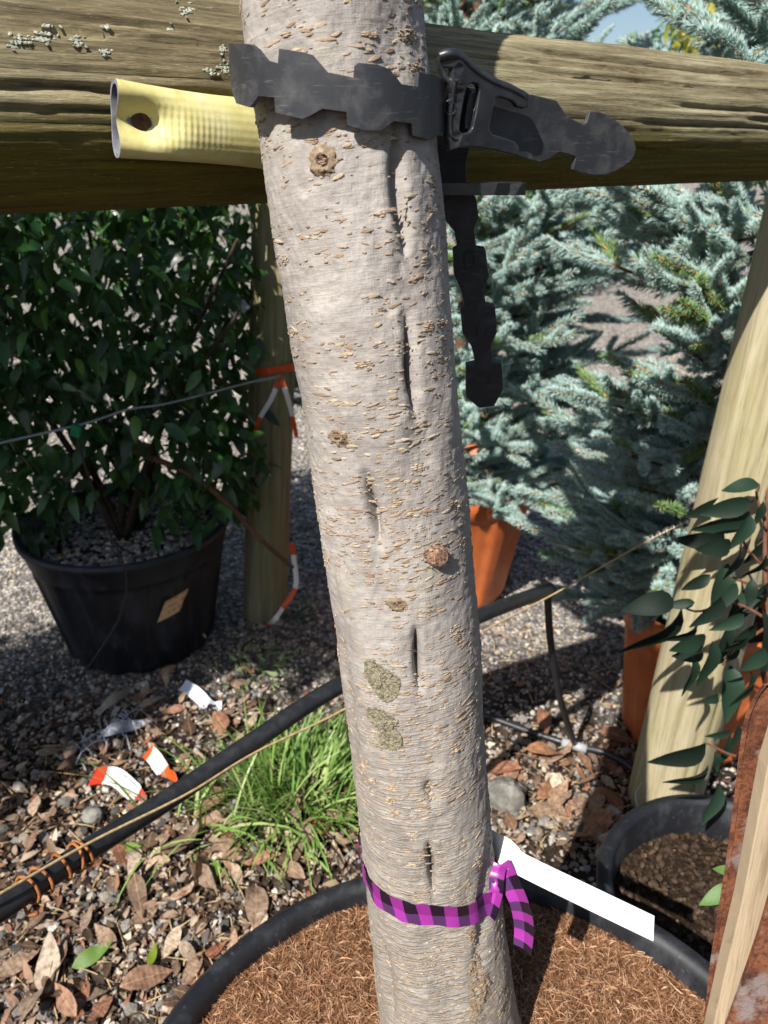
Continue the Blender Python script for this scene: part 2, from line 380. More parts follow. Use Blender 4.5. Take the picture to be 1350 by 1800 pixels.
BARK = m_bark(); LENT = m_lenticel(); LOG = m_log()
KNOT = m_simple('knot_cork', [(.3, '#5d4c3c'), (.55, '#877560'), (.75, '#a8967f')], 260, .9, .2, .9, .002)
HOLESHADE = m_simple('knot_hole_shade', [(.3, '#1a100a'), (.7, '#4a301d')], 300)  # dark colour for a raised floor, standing in for shade inside the hole
STUB = m_simple('cut_wood', [(.35, '#4e382b'), (.5, '#7d6150'), (.7, '#a58a70')], 420, .85, .2, .7, .002)
PATCH = m_simple('rough_cork_patch', [(.3, '#625a49'), (.5, '#857d69'), (.75, '#a29a84')], 420, .95, .15, 1., .003)
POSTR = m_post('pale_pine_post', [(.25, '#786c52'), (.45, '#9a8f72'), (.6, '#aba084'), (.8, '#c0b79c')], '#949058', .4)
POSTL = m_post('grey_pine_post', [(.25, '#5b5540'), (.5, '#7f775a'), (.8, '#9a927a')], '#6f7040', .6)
CRACK = m_simple('crack_shadow_wood', [(.3, '#21190e'), (.7, '#3b2e1a')], 100, .95)
STRAP = m_rubber('strap_rubber', '#2a2b2f', '#6c6a66', .48, .45, .42)
BUCK = m_rubber('buckle_plastic', '#202125', '#58585c', .30, .6, .3)
BLACK = m_rubber('black_poly_pipe', '#1d1e20', '#4a4a4b', .4, .5, .2)
HOSE = m_hose(); LINING = m_simple('hose_lining', [(.3, '#55555c'), (.7, '#85858c')], 100)
NAIL = m_simple('rusty_nail', [(.3, '#38221a'), (.7, '#5f4030')], 300)
POTB = m_pot('black_pot', '#17181c', '#55575c'); POTL = m_pot('navy_black_pot', '#14151c', '#565760', .42)
TERRA = m_terracotta(); GRAVEL = m_gravel(); GROUND = m_ground()
SOIL = m_simple('potting_soil', [(.3, '#17110c'), (.5, '#31261c'), (.75, '#5a493a')], 120, .95, .1, 1., .012)
DRY = m_dry(); COIR = m_coir('coir_base', False); FIBRE = m_coir('coir_fibre', True)
RIBBON = m_ribbon(); LABEL = m_simple('white_label', [(.3, '#e6e6e4'), (.7, '#efefee')], 30, .35, .5, 0)
WIRE = Mat('galvanised_wire', .4).color('#9a9c9e'); WIRE.b.inputs['Metallic'].default_value = .7; WIRE = WIRE.m
RWIRE = m_simple('rusty_wire', [(.3, '#6b3a1e'), (.7, '#a5693a')], 200, .7)
TWINE = m_simple('tan_wire', [(.3, '#8c7350'), (.7, '#bda67e')], 200, .6)
GRASS = m_leafy('grass', [(0, '#4f7030'), (.4, '#688a40'), (.75, '#86a055'), (1, '#a9ad78')], .45, .4, .22, '#80a540', bump=False)
HEDGE = m_leafy('hedge_leaf', [(0, '#182c19'), (.4, '#22401f'), (.75, '#2e5228'), (1, '#4b7536')], .36, .5, .18)
HEDGEO = m_leafy('hedge_leaf_single', [(0, '#1c331a'), (.4, '#284722'), (.75, '#345a2a'), (1, '#56803a')], .32, .5, .18, rnd='obj')
SHRUB = m_leafy('shrub_leaf', [(0, '#0d1913'), (.5, '#132319'), (1, '#1b3122')], .55, .25, .03, '#3f6a2a', rnd='obj')  # dark green deepened further, so the leaf colour also stands in for shade
DSTEM = m_simple('dark_stem', [(.3, '#241a14'), (.7, '#43342a')], 120)
STEM = m_simple('shrub_stem', [(.3, '#4a2d22'), (.7, '#6d4a36')], 120)
NEEDLE = m_leafy('spruce_needle', [(0, '#7d9d95'), (.2, '#a0beb8'), (.5, '#bad2cf'), (.8, '#d0e0de'), (.92, '#e2ecea'), (1, '#b0c28c')], .5, .4, .45, '#c4dccf', bump=False)
NEEDLEG = m_leafy('green_needle', [(0, '#5b7d44'), (.5, '#7a9a60'), (1, '#a3b880')], .5, .4, .25, '#8db04f', bump=False)
TWIG = m_simple('spruce_twig', [(.3, '#8a5a34'), (.7, '#bd8c58')], 150)
BOUGH = m_simple('spruce_bough', [(.3, '#3f3026'), (.7, '#6b533d')], 90)
GOLD = m_leafy('golden_foliage', [(0, '#7c8a3a'), (.5, '#a6a650'), (1, '#c9bd62')], .5, .3, .3, '#c9c43a')
FARG = m_leafy('far_foliage', [(0, '#2c4526'), (.5, '#41603a'), (1, '#64825a')], .5, .3, .2)
RUST = m_rust('rusty_steel'); STAKE = m_post('grey_timber_stake', [(.25, '#6d5c46'), (.42, '#98856c'), (.6, '#ab987e'), (.8, '#c2b094')], '#8c7c60', .45)
TAPE = m_tape('orange_white_tape', '#d1501c', '#d8d2cc', 1.); TAPER = m_tape('red_white_tape', '#b8321c', '#e4e0da', 1.)
NET = m_simple('grey_netting', [(.3, '#8a8c96'), (.7, '#b7b8bf')], 160, .6)
WHITEP = m_simple('white_plastic', [(.3, '#b9c0cc'), (.7, '#e2e5ea')], 60, .4)
LICHEN = m_simple('pale_lichen', [(.3, '#85877a'), (.6, '#abad9f'), (.8, '#c3c4b8')], 300, .95, .1, .8, .002)
ROCK = m_simple('grey_rock', [(.3, '#4a4843'), (.5, '#6c6963'), (.75, '#8e8a82')], 40, .9, .2, .8, .006)
GREENCLIP = m_simple('green_clip', [(.3, '#0f5a3c'), (.7, '#1c7a54')], 60, .4)

# ------------------------------------------------------------------ the ground
TPC = np.array([.085, .36]); TPR, TPH = .352, .42          # tree pot: centre, radius, rim height
LPC = np.array([-.69, 1.85]); BPC = np.array([.50, .745])
TAC = np.array([.21, 2.13]); TBC = np.array([.715, 1.45])
def gh(x, y): return .014 * fbm(np.stack([np.asarray(x)*2.1, np.asarray(y)*2.1, np.zeros_like(np.asarray(x)*1.)], -1), 3)
xs = np.concatenate([[-400, -120, -40, -14, -6, -3.5], np.linspace(-2.4, 2.4, 160), [3.5, 6, 14, 40, 120, 400]])
ys = np.concatenate([[-60, -20, -6, -2, -.6], np.linspace(0, 4.6, 150), [5.2, 6.5, 9, 14, 25, 60, 150, 500]])
X, Y = np.meshgrid(xs, ys); Z = gh(X, Y) * np.clip(1 - (np.hypot(X, Y - 1.5) - 3) / 2, 0, 1)
ground = part('ground', (np.stack([X, Y, Z], -1).reshape(-1, 3), grid_faces(len(ys), len(xs))), GROUND)
tag(ground, 'gravel and dark soil ground under the pots and fence', 'ground', kind='structure')

_t = (1 + 5**.5) / 2
ICO = np.array([[-1, _t, 0], [1, _t, 0], [-1, -_t, 0], [1, -_t, 0], [0, -1, _t], [0, 1, _t], [0, -1, -_t], [0, 1, -_t], [_t, 0, -1], [_t, 0, 1], [-_t, 0, -1], [-_t, 0, 1]]) / math.hypot(1, _t)
ICOF = np.array([[0,11,5],[0,5,1],[0,1,7],[0,7,10],[0,10,11],[1,5,9],[5,11,4],[11,10,2],[10,7,6],[7,1,8],[3,9,4],[3,4,2],[3,2,6],[3,6,8],[3,8,9],[4,9,5],[2,4,11],[6,2,10],[8,6,7],[9,8,1]])
def randrot(n, r=rng):
    q = r.normal(size=(n, 4)); q /= np.linalg.norm(q, axis=1)[:, None]; a, b, c, d = q.T
    return np.stack([1-2*(c*c+d*d), 2*(b*c-a*d), 2*(b*d+a*c), 2*(b*c+a*d), 1-2*(b*b+d*d), 2*(c*d-a*b), 2*(b*d-a*c), 2*(c*d+a*b), 1-2*(b*b+c*c)], 1).reshape(n, 3, 3)
def stones(xy, size, z=None):
    n = len(xy); V = ICO[None] * (1 + .28 * rng.uniform(-1, 1, (n, 12, 1))); V = V * rng.uniform(.65, 1.2, (n, 1, 3)) * (size[:, None, None] / 2)
    V = np.einsum('nij,nkj->nki', randrot(n), V); V[..., 2] *= .8
    zz = gh(xy[:, 0], xy[:, 1]) if z is None else z
    V += np.stack([xy[:, 0], xy[:, 1], zz + size*.18], 1)[:, None]
    return V.reshape(-1, 3), (ICOF[None] + 12*np.arange(n)[:, None, None]).reshape(-1, 3)
def outside(xy, pad=0.):
    k = np.ones(len(xy), bool)
    for c, r in ((TPC, .30), (LPC, .20), (BPC, .15), (TAC, .17), (TBC, .13)): k &= np.hypot(*(xy - c).T) > r + pad
    return k
def scatter_ground(n, y0, y1, slope=.62, x0=-.15):
    y = rng.uniform(y0, y1, n); x = rng.uniform(-1, 1, n) * (.45 + slope * y)
    return np.stack([x, y], 1)
xy = scatter_ground(30000, .45, 2.6); dens = fbm(np.concatenate([xy*2.2, np.full((len(xy), 1), 3.)], 1), 3)
leftsoil = (xy[:, 0] < .1) & (xy[:, 1] < 1.35)
keep = outside(xy) & ~(leftsoil & (dens < .02))
xy = xy[keep]
gA = stones(xy, rng.uniform(.005, .013, len(xy)) * np.where(rng.random(len(xy)) < .12, 1.5, 1))
xy2 = scatter_ground(22000, 2.4, 5.2); xy2 = xy2[outside(xy2)]
gB = stones(xy2, rng.uniform(.009, .02, len(xy2)))
g = G().add(*gA); g.add(*gB)
tag(part('gravel', g, GRAVEL, smooth=False), 'loose grey and tan gravel chips covering the ground', 'gravel', kind='stuff')
# bigger stones one can pick out
sm = [mesh('stone', stones(np.zeros((1, 2)), np.array([1.]), np.zeros(1)), GRAVEL, smooth=False) for _ in range(8)]
SRND = m_simple  # (kept for clarity: stones vary by their own object number)
GSTONE = Mat('loose_stone', .85, .25); GSTONE.color(GSTONE.mix(GSTONE.ramp(GSTONE.noise(GSTONE.vec('Object'), 9, 5, .7), [(.35, .55), (.6, 0.)]), GSTONE.ramp(GSTONE.objrand(), [(0, '#55524e'), (.4, '#7f7a74'), (.7, '#98928a'), (.85, '#a08c74'), (1, '#bcb6ac')]), '#35312d'))
GSTONE.bump(GSTONE.noise(GSTONE.vec('Object'), 14, 5, .7), .5, .05); GSTONE = GSTONE.m
for s in sm: s.materials.clear(); s.materials.append(GSTONE)
zones = [((0, 420), (1400, 1800), 120), ((860, 1120), (1080, 1330), 70), ((900, 1100), (1380, 1480), 35), ((0, 260), (1180, 1400), 45)]
for (xa, xb), (ya, yb), n in zones:
    for _ in range(n):
        p = at_height(rng.uniform(xa, xb), rng.uniform(ya, yb)); q = p[None, :2]
        if not outside(q)[0]: continue
        s = rng.uniform(.012, .028); o = bpy.data.objects.new('stone', sm[rng.integers(8)]); link(o, ground)
        o.location = (p[0], p[1], float(gh(p[0], p[1])) + s*.05); o.scale = (s, s, s*.9); o.rotation_euler = (0, 0, rng.uniform(0, 6.28))

# ------------------------------------------------------------------ the cherry tree trunk
PY = np.array([0, 100, 200, 300, 400, 500, 600, 700, 800, 900, 1000, 1100, 1200, 1300, 1400, 1500, 1600, 1700, 1800.])
LX = np.array([418, 432, 450, 463, 480, 497, 512, 528, 544, 558, 573, 590, 601, 613, 626, 636, 645, 655, 668.])
RX = np.array([745, 751, 764, 772, 782, 790, 800, 808, 815, 825, 832, 840, 848, 855, 861, 868, 884, 900, 915.])
def tdist(py): return .59 - .085 * py / 1800
def trow(py):
    l = np.interp(py, PY, LX); r = np.interp(py, PY, RX)
    c = at_dist((l+r)/2, py, tdist(py)); s = tdist(py) / ray(0, py)[1]
    return c, (r-l)/2 * s / FPX * .985
pys = np.concatenate([np.linspace(-40, 1800, 560)])
C = []; Rr = []
for p in pys:
    c, r = trow(max(p, 0)) if p >= 0 else trow(0)
    if p < 0: c = at_dist((418+745)/2 - (0-p)*.12, p, tdist(p))
    C.append(c); Rr.append(r)
C = np.array(C); Rr = np.array(Rr)
up = C[0] - C[40]; up /= np.linalg.norm(up)
top = np.array([C[0] + up * d for d in np.linspace(.20, .02, 40)]); topr = np.interp(np.linspace(.20, .02, 40), [0, .13, .20], [Rr[0], Rr[0]*.88, Rr[0]*.35])
dn = C[-1] - C[-30]; dn /= np.linalg.norm(dn)
bot = np.array([C[-1] + dn * d for d in np.linspace(.004, .10, 24)]); botr = Rr[-1] * (1 + np.linspace(.01, .22, 24))
C = np.vstack([top, C, bot]); Rr = np.concatenate([topr, Rr, botr])
k = 9; ker = np.ones(k)/k
Cs = np.stack([np.convolve(np.pad(C[:, i], k//2, mode='edge'), ker, 'valid') for i in range(3)], 1); Cs[:k] = C[:k]; Cs[-k:] = C[-k:]; C = Cs
NA = 380
_u = np.linspace(-1, 1, NA, endpoint=False); al = math.pi*(.5*_u + .5*_u**3)
Tt = np.gradient(C, axis=0); Tt /= np.linalg.norm(Tt, axis=1)[:, None]
E1 = np.array([1, 0, 0]) - Tt * Tt[:, :1]; E1 /= np.linalg.norm(E1, axis=1)[:, None]
E2 = np.cross(Tt, E1); E2 *= np.sign(-E2[:, 1:2])
DIR = np.sin(al)[None, :, None] * E1[:, None] + np.cos(al)[None, :, None] * E2[:, None]
BASE = C[:, None] + Rr[:, None, None] * DIR
bx, by = project(BASE); facing = (DIR * (np.array([0, 0, CH]) - BASE)).sum(-1) > -.002
def tmap(px, py):                       # (row, col) on the trunk seen at that place
    d = (bx-px)**2 + (by-py)**2; d = np.where(facing, d, 1e12); i = np.argmin(d); return np.unravel_index(i, d.shape)
HGT = C[:, 2]
disp = .0035 * fbm(np.stack([np.sin(al)[None] * 1.6 + 0*HGT[:, None], np.cos(al)[None] * 1.6 + 0*HGT[:, None], HGT[:, None] * 9 + 0*al[None]], -1), 4)
disp += .0010 * fbm(np.stack([np.sin(al)[None] * 7 + 0*HGT[:, None], np.cos(al)[None] * 7 + 0*HGT[:, None], HGT[:, None] * 120 + 0*al[None]], -1), 3) * np.clip((1.0 - HGT[:, None]) / .3, .25, 1.)
disp += .0007 * fbm(BASE * 260, 3)
grooves = [([(697, 205), (699, 300), (706, 390), (716, 450)], .0046, .010), ([(716, 560), (723, 640), (733, 728)], .0027, .011), ([(712, 535), (723, 640), (735, 750)], .009, .0055),
           ([(642, 845), (654, 900), (663, 950)], .0027, .010), ([(638, 825), (654, 900), (666, 970)], .009, .006), ([(730, 1112), (734, 1160), (740, 1212)], .0022, .011), ([(728, 1095), (734, 1160), (742, 1230)], .009, .006),
           ([(753, 1490), (760, 1530), (764, 1575)], .0024, .010), ([(750, 1470), (760, 1530), (766, 1590)], .009, .0055), ([(756, 1378), (762, 1410)], .004, .005),
           ([(716, 450), (718, 560)], .016, .004), ([(733, 728), (744, 860)], .014, .003), ([(663, 950), (676, 1060), (680, 1150)], .016, .003), ([(600, 760), (640, 845)], .012, .003),
           ([(740, 1212), (752, 1370), (758, 1490)], .017, .0035), ([(664, 1640), (676, 1700), (690, 1790)], .009, .007), ([(764, 1575), (790, 1700), (800, 1790)], .02, .005),
           ([(585, 1000), (607, 1180), (640, 1420)], .011, .004), ([(860, 1380), (862, 1480), (850, 1640), (830, 1760)], .010, .006), ([(690, 0), (697, 205)], .014, .004)]
for pl, wd, dp in grooves:
    rc = [tmap(*p) for p in pl]
    rr = np.interp(np.linspace(0, len(pl)-1, 90), range(len(pl)), [r for r, c in rc]); cc = np.interp(np.linspace(0, len(pl)-1, 90), range(len(pl)), [c for r, c in rc])
    r0, r1 = int(max(rr.min()-60, 0)), int(min(rr.max()+60, len(C)))
    best = np.full((r1-r0, NA), 1e9); fld = np.zeros((r1-r0, NA))
    for q_, (r_, c_) in enumerate(zip(rr, cc)):
        env_ = math.sin(math.pi*(q_+.5)/90)**.8
        ri = int(round(r_)); dz = np.linalg.norm(C[r0:r1] - C[ri], axis=1)[:, None]
        arc = (al - np.interp(c_, range(NA), al))[None] * Rr[r0:r1, None]; wob = .0009 * math.sin(r_*.13)
        d2_ = (arc + wob)**2 + (dz*.8)**2; best = np.minimum(best, d2_); fld = np.maximum(fld, env_*np.exp(-d2_/(wd*(.35+.65*env_))**2))
    disp[r0:r1] -= dp * fld
    if wd < .006: disp[r0:r1] += .0012 * np.exp(-(np.sqrt(best) - wd*2.4)**2 / (wd*1.4)**2)
TV = BASE + disp[..., None] * DIR
tuv = np.stack([np.broadcast_to(al[None] * .065, BASE.shape[:2]), np.broadcast_to(HGT[:, None], BASE.shape[:2])], -1).reshape(-1, 2)
tree = thing('cherry_tree', C[-1], 'young cherry tree trunk with pale grey bark covered in raised horizontal lenticels', 'tree')
part('trunk', (TV.reshape(-1, 3), grid_faces(len(C), NA, True)[:, ::-1]), BARK, tree, uv=tuv)
# limbs above the frame
for k, (az, el, L) in enumerate([(80, 58, .9), (150, 48, .9), (200, 40, 1.0)]):
    d = np.array([math.cos(math.radians(az))*math.cos(math.radians(el)), math.sin(math.radians(az))*math.cos(math.radians(el)), math.sin(math.radians(el))])
    p0 = C[12+k*4]; P = spline([p0, p0 + d*L*.4 + [0, 0, .03], p0 + d*L + [0, 0, .16]], 14)
    part('branch', tube(P, np.linspace(.036, .008, 14), 12), BARK, tree)
def tsurf(px, py):
    r, c = tmap(px, py); return TV[r, c], DIR[r, c], Tt[r], E1[r]
# lenticels: raised corky lips in rows round the trunk
def lent_mesh(n):
    R_ = len(C); rows = rng.integers(34, R_-4, n * 3)
    hh = HGT[rows]; pr = np.clip(1.40 - hh, .28, 1)**1.1; band = fbm(np.stack([hh*55, 0*hh, 0*hh+5], -1), 3); rows = rows[rng.random(len(rows)) < pr*np.clip(.75+2.2*band, .12, 1.2)][:n]
    cols = rng.integers(0, NA, len(rows)); return rows, cols
rows, cols = lent_mesh(6500)
# clustered rows of lenticels
ex_r, ex_c = [], []
for _ in range(150):
    r0 = int(rng.integers(40, len(C)-10)); c0 = int(rng.integers(0, NA)); m_ = int(rng.integers(4, 13)); drift = rng.uniform(-.25, .25)
    for q in range(m_):
        ex_r.append(int(np.clip(r0 + drift*q*3 + rng.normal()*1.3, 1, len(C)-2))); ex_c.append((c0 + int(q*rng.uniform(3.5, 6.5))) % NA)
for _ in range(26):       # knotty vertical clusters along the seams
    r0, c0 = tmap(rng.uniform(690, 790), rng.uniform(0, 1300))
    for q in range(7): ex_r.append(int(np.clip(r0 + rng.normal()*9, 1, len(C)-2))); ex_c.append(int(c0 + rng.normal()*5) % NA)
rows = np.concatenate([rows, ex_r]).astype(int); cols = np.concatenate([cols, ex_c]).astype(int)
hh = HGT[rows]; up_ = np.clip((hh - .55) / .6, 0, 1)
ln = rng.gamma(2.2, .00088, len(rows)).clip(.0006, .0075) * (1 + .25*up_) ; ht = rng.uniform(.00024, .00062, len(rows)) * (1 + .9*up_) * np.clip(ln/.003, .7, 1.25); pr = rng.uniform(.0002, .0008, len(rows))
tmpl = []
for a in np.linspace(0, 2*math.pi, 10, endpoint=False): tmpl.append((math.cos(a), math.sin(a), -.5))
for a in np.linspace(0, 2*math.pi, 10, endpoint=False): tmpl.append((math.cos(a)*.82, math.sin(a)*.78, .75))
for a in np.linspace(0, 2*math.pi, 10, endpoint=False): tmpl.append((math.cos(a)*.55, math.sin(a)*.30, .55))
tmpl = np.array(tmpl); lf = np.concatenate([grid_faces(3, 10, True)]); lcap = np.array([[20+i for i in range(10)]])
n = len(rows); J = tmpl[None] * np.stack([ln, ht, pr], 1)[:, None] * (1 + .30*rng.uniform(-1, 1, (n, 30, 3)))
tilt = rng.normal(size=n) * .16 + .05; jx = J[..., 0]*np.cos(tilt)[:, None] - J[..., 1]*np.sin(tilt)[:, None]; jy = J[..., 0]*np.sin(tilt)[:, None] + J[..., 1]*np.cos(tilt)[:, None]
tang = np.cross(DIR[rows, cols], Tt[rows]); tang /= np.linalg.norm(tang, axis=1)[:, None]
# bend the long ones round the trunk
nrm = DIR[rows, cols]; sag = jx**2 / (2 * Rr[rows][:, None])
LV = TV[rows, cols][:, None] + jx[..., None]*tang[:, None] - jy[..., None]*Tt[rows][:, None] + (J[..., 2] - sag)[..., None]*nrm[:, None]
off = (30*np.arange(n))[:, None, None]
part('lenticels', G().add(LV.reshape(-1, 3), [(lf[None]+off).reshape(-1, 4), (lcap[None]+off).reshape(-1, 10)]), LENT, tree, kind='stuff')
# knots, pruning scars, cork patches
def on_trunk(px, py, prof, n=20, sx=1., sy=1., rot=0., jit=.18, seed=0):
    p, nr, t, e = tsurf(px, py); x = np.cross(nr, t); x /= np.linalg.norm(x); y = -t
    r_ = np.random.default_rng(seed); V = []
    for rad, z in prof:
        a = np.linspace(0, 2*math.pi, n, endpoint=False); rr = rad * (1 + jit * r_.uniform(-1, 1, n))
        u = rr*np.cos(a)*sx; v = rr*np.sin(a)*sy; u, v = u*math.cos(rot)-v*math.sin(rot), u*math.sin(rot)+v*math.cos(rot)
        zz = z * (1 + .5*jit*r_.uniform(-1, 1, n)) - (u*u)/(2*.06)
        V.append(p + u[:, None]*x + v[:, None]*y + zz[:, None]*nr)
    return np.concatenate(V), [grid_faces(len(prof), n, True), np.arange(n)[None] + (len(prof)-1)*n]
def crumbs(px, py, rx, ry, n, name, m, parent, s0=.0010, s1=.0030, seed=0, lift=.0003):
    r_ = np.random.default_rng(seed); g = G()
    for _ in range(n):
        a = r_.uniform(0, 6.283); q = math.sqrt(r_.random()); p, nr, t, e = tsurf(px + rx*q*math.cos(a), py + ry*q*math.sin(a)); x = np.cross(nr, t); sz = r_.uniform(s0, s1)*(1.2-.5*q)
        V = ICO*(1+.35*r_.uniform(-1, 1, (12, 1)))*np.array([1.3, .6, .55])*sz/2; g.add(V[:, :1]*x + V[:, 1:2]*t + V[:, 2:]*nr + p + nr*lift, ICOF)
    return part(name, g, m, parent, smooth=False)
def knot(px, py, R, seed, sx=1., sy=1., hole=True):
    k = R*1900
    if hole:
        ring = [(R*1.5, -.001), (R*1.2, R*.10), (R*.95, R*.26), (R*.78, R*.30), (R*.62, R*.26), (R*.5, R*.08)]
        o = part('knot', on_trunk(px, py, ring, 30, sx, sy, 0, .22, seed), KNOT, tree)
        part('knot_hole_shade', on_trunk(px, py, [(R*.56, R*.09), (R*.42, R*.10), (R*.2, R*.10)], 16, sx, sy, 0, .2, seed), HOLESHADE, o)
        crumbs(px, py, k*sx*1.35, k*sy*1.35, 46, 'knot_crust', KNOT, o, .0010, .0028, seed, R*.1)
    else: crumbs(px, py, k*sx, k*sy, 34, 'bark_scab', LENT, tree, .0010, .0036, seed)
knot(569, 284, .0066, 1, 1.1, 1.05); knot(592, 769, .0052, 2, 1.1, .95); knot(701, 1066, .0050, 3, 1.2, .9)
for q, (px, py, R_, sx, sy) in enumerate([(699, 884, .0036, 1, 1.2), (572, 985, .005, 1, 1.2), (498, 455, .005, 1., 1.3), (740, 822, .005, 1.6, .7), (800, 889, .005, 1.3, 1.), (803, 1110, .006, 1., 1.2), (752, 572, .004, 1, 1), (775, 568, .0045, 1.4, .8), (640, 640, .0045, 2., .7),
        (802, 1318, .0055, 1.2, 1.), (757, 1396, .005, 1.2, 1.5), (728, 1470, .004, 1.3, 1), (690, 1385, .0034, 1.3, 1), (686, 1405, .0034, 1.4, 1), (694, 1428, .0034, 1.4, 1), (850, 1515, .006, 1.2, 1), (640, 1345, .005, 1, 1.4), (655, 1370, .004, 1.5, .8), (596, 1150, .004, 1, 2), (720, 905, .003, 1, 1),
        (500, 60, .003, 1.6, .6), (650, 60, .004, 2.2, .6), (720, 60, .005, 1.8, 1.4), (735, 120, .004, 1., 1.6)]):
    knot(px, py, R_, 100+q, sx, sy, False)
# the sawn stub
p, nr, t, e = tsurf(766, 976); ax = nr + np.array([.1, -.1, -.05]); ax /= np.linalg.norm(ax)
_sv, _sf = tube(np.array([p-ax*.005, p+ax*.002, p+ax*.005, p+ax*.0062]), [.0098, .0080, .0072, .0060], 20)
_sv = _sv + .0011*np.stack([fbm(_sv*420+k, 3) for k in (0, 40, 80)], -1)
part('branch_stub', G().add(_sv, _sf), STUB, tree, smooth=False)
crumbs(764, 972, 15, 15, 40, 'stub_crust', STUB, tree, .0014, .0034, 78, .0045)
crumbs(766, 976, 26, 26, 70, 'stub_crust', KNOT, tree, .0012, .0034, 77, .001)
# rough burl near the base
crumbs(842, 1725, 16, 42, 150, 'burl', KNOT, tree, .0015, .0052, 51, .0012); crumbs(836, 1780, 12, 30, 70, 'burl', KNOT, tree, .0015, .0045, 52, .0008); crumbs(832, 1648, 11, 18, 44, 'bark_scab', KNOT, tree, .0012, .004, 53)
def patch(poly, seed):
    poly = spline(np.array([(x, y, 0) for x, y in poly + poly[:1]]), 56)[:-1, :2]; c = poly.mean(0); r_ = np.random.default_rng(seed); V = []; n = len(poly)
    for sc_, lift in ((1.03, -.0006), (1., .0006), (.96, .0012), (.86, .0007), (.68, .0010), (.48, .0007), (.28, .0010), (.1, .0009)):
        for x, y in c + (poly-c)*sc_ + r_.normal(size=(n, 2))*.7: p, nr, _, _ = tsurf(x, y); V.append(p + nr*(lift + (.0004*r_.normal() if sc_ < 1 else 0)))
    part('bark_patch', G().add(np.array(V), [grid_faces(8, n, True), np.arange(n)[None]+7*n]), PATCH, tree, smooth=False)
    r2 = poly.max(0)-poly.min(0); crumbs(c[0], c[1], r2[0]*.55, r2[1]*.55, 110, 'patch_crust', PATCH, tree, .0008, .0026, seed)
patch([(645, 1157), (644, 1179), (657, 1209), (669, 1227), (681, 1233), (698, 1224), (704, 1206), (701, 1191), (684, 1179), (666, 1167), (654, 1156)], 70)
patch([(647, 1242), (649, 1260), (664, 1283), (673, 1310), (687, 1320), (706, 1313), (705, 1295), (693, 1277), (699, 1266), (678, 1251), (661, 1242)], 71)

# ------------------------------------------------------------------ timber fence: rail and post
A = at_depth(0, 173, .164*FPX/394); B = at_depth(1350, 221, .124*FPX/178)
def rail_at(t): return A + (B-A)*t
ra, rb = .0785, .0605
ts = np.linspace(-.55, 1.22, 560); NR = 200
P = np.array([rail_at(t) for t in ts]); rr = ra + (rb-ra)*ts
RT = (B-A)/np.linalg.norm(B-A); RN = np.cross(RT, [0, 0, 1]); RN /= np.linalg.norm(RN)      # towards the viewer
if RN[1] > 0: RN = -RN
RU = np.cross(RN, RT); RU *= np.sign(RU[2])
ph = np.linspace(0, 1, NR, endpoint=False)            # 0 bottom, .25 facing viewer, .5 top, .75 back
dirs = -np.cos(2*math.pi*ph)[:, None]*RU + np.sin(2*math.pi*ph)[:, None]*RN
Lr = np.linalg.norm(B-A); su = ts*Lr
pp = np.stack([np.broadcast_to(su[:, None]*3, (560, NR)), np.broadcast_to((np.sin(2*math.pi*ph)*1.5)[None], (560, NR)), np.broadcast_to((np.cos(2*math.pi*ph)*1.5)[None], (560, NR))], -1)
dd = .006*fbm(pp, 3); q = pp.copy(); q[..., 1:] *= 14; dd = dd + .0022*fbm(q, 4)
q2 = pp.copy(); q2[..., 0] *= 10; q2[..., 1:] *= 30; dd = dd + .001*fbm(q2, 3)
def crack(t0, t1, p0, p1, wd, dp, seed):
    global dd
    r_ = np.random.default_rng(seed); tt = np.clip((ts-t0)/(t1-t0), -1, 2); c = p0 + (p1-p0)*tt + .004*fbm(np.stack([ts*40, 0*ts+seed, 0*ts], -1), 3)
    env = np.clip(np.minimum((ts-t0), (t1-ts))/.06, 0, 1)
    d = (ph[None]-c[:, None])*2*math.pi*rr[:, None]
    dd = dd - dp*env[:, None]*np.exp(-(d/wd)**2)
for s, (t0, t1, p0, p1, wd, dp) in enumerate([(-.5, .34, .262, .255, .0017, .010), (-.3, .6, .345, .36, .0014, .006), (.5, 1.2, .395, .40, .002, .010), (.52, 1.2, .335, .335, .0015, .006), (.7, 1.2, .285, .27, .0015, .007),
        (.66, 1.0, .235, .235, .0014, .007), (-.4, .2, .225, .23, .0012, .005), (-.2, .31, .305, .31, .0011, .004), (.1, .33, .20, .20, .0012, .005), (-.5, .1, .40, .41, .0014, .005), (.85, 1.2, .255, .262, .0014, .007),
        (.0, .5, .42, .43, .0016, .006), (.55, .9, .18, .18, .001, .003), (-.5, .4, .375, .37, .001, .004), (-.5, .2, .285, .28, .0009, .003), (.45, .8, .365, .362, .0012, .006), (.9, 1.2, .31, .305, .0012, .006), (.0, .28, .33, .335, .0012, .006)]):
    crack(t0, t1, p0, p1, wd, dp, s)
RV = P[:, None] + (rr[:, None]+dd)[..., None]*dirs[None]
ruv = np.stack([np.broadcast_to(su[:, None], (560, NR)), np.broadcast_to(ph[None], (560, NR))], -1).reshape(-1, 2)
rf = grid_faces(560, NR, True)[:, ::-1]
gz = G().add(RV.reshape(-1, 3), [rf, np.arange(NR)[None, ::-1], (np.arange(NR)+559*NR)[None]])
pb = at_height(1172, 1440); tp_ = min(np.linspace(.9, 1.6, 280), key=lambda t: abs(project(rail_at(t))[0]-1478)); ptop = rail_at(tp_) + np.array([.0, .01, -.055])
fence = thing('timber_fence', pb, 'weathered round log rail on a pale pine post behind the tree trunk', 'fence')
rail = part('rail', gz, LOG, fence, uv=ruv)
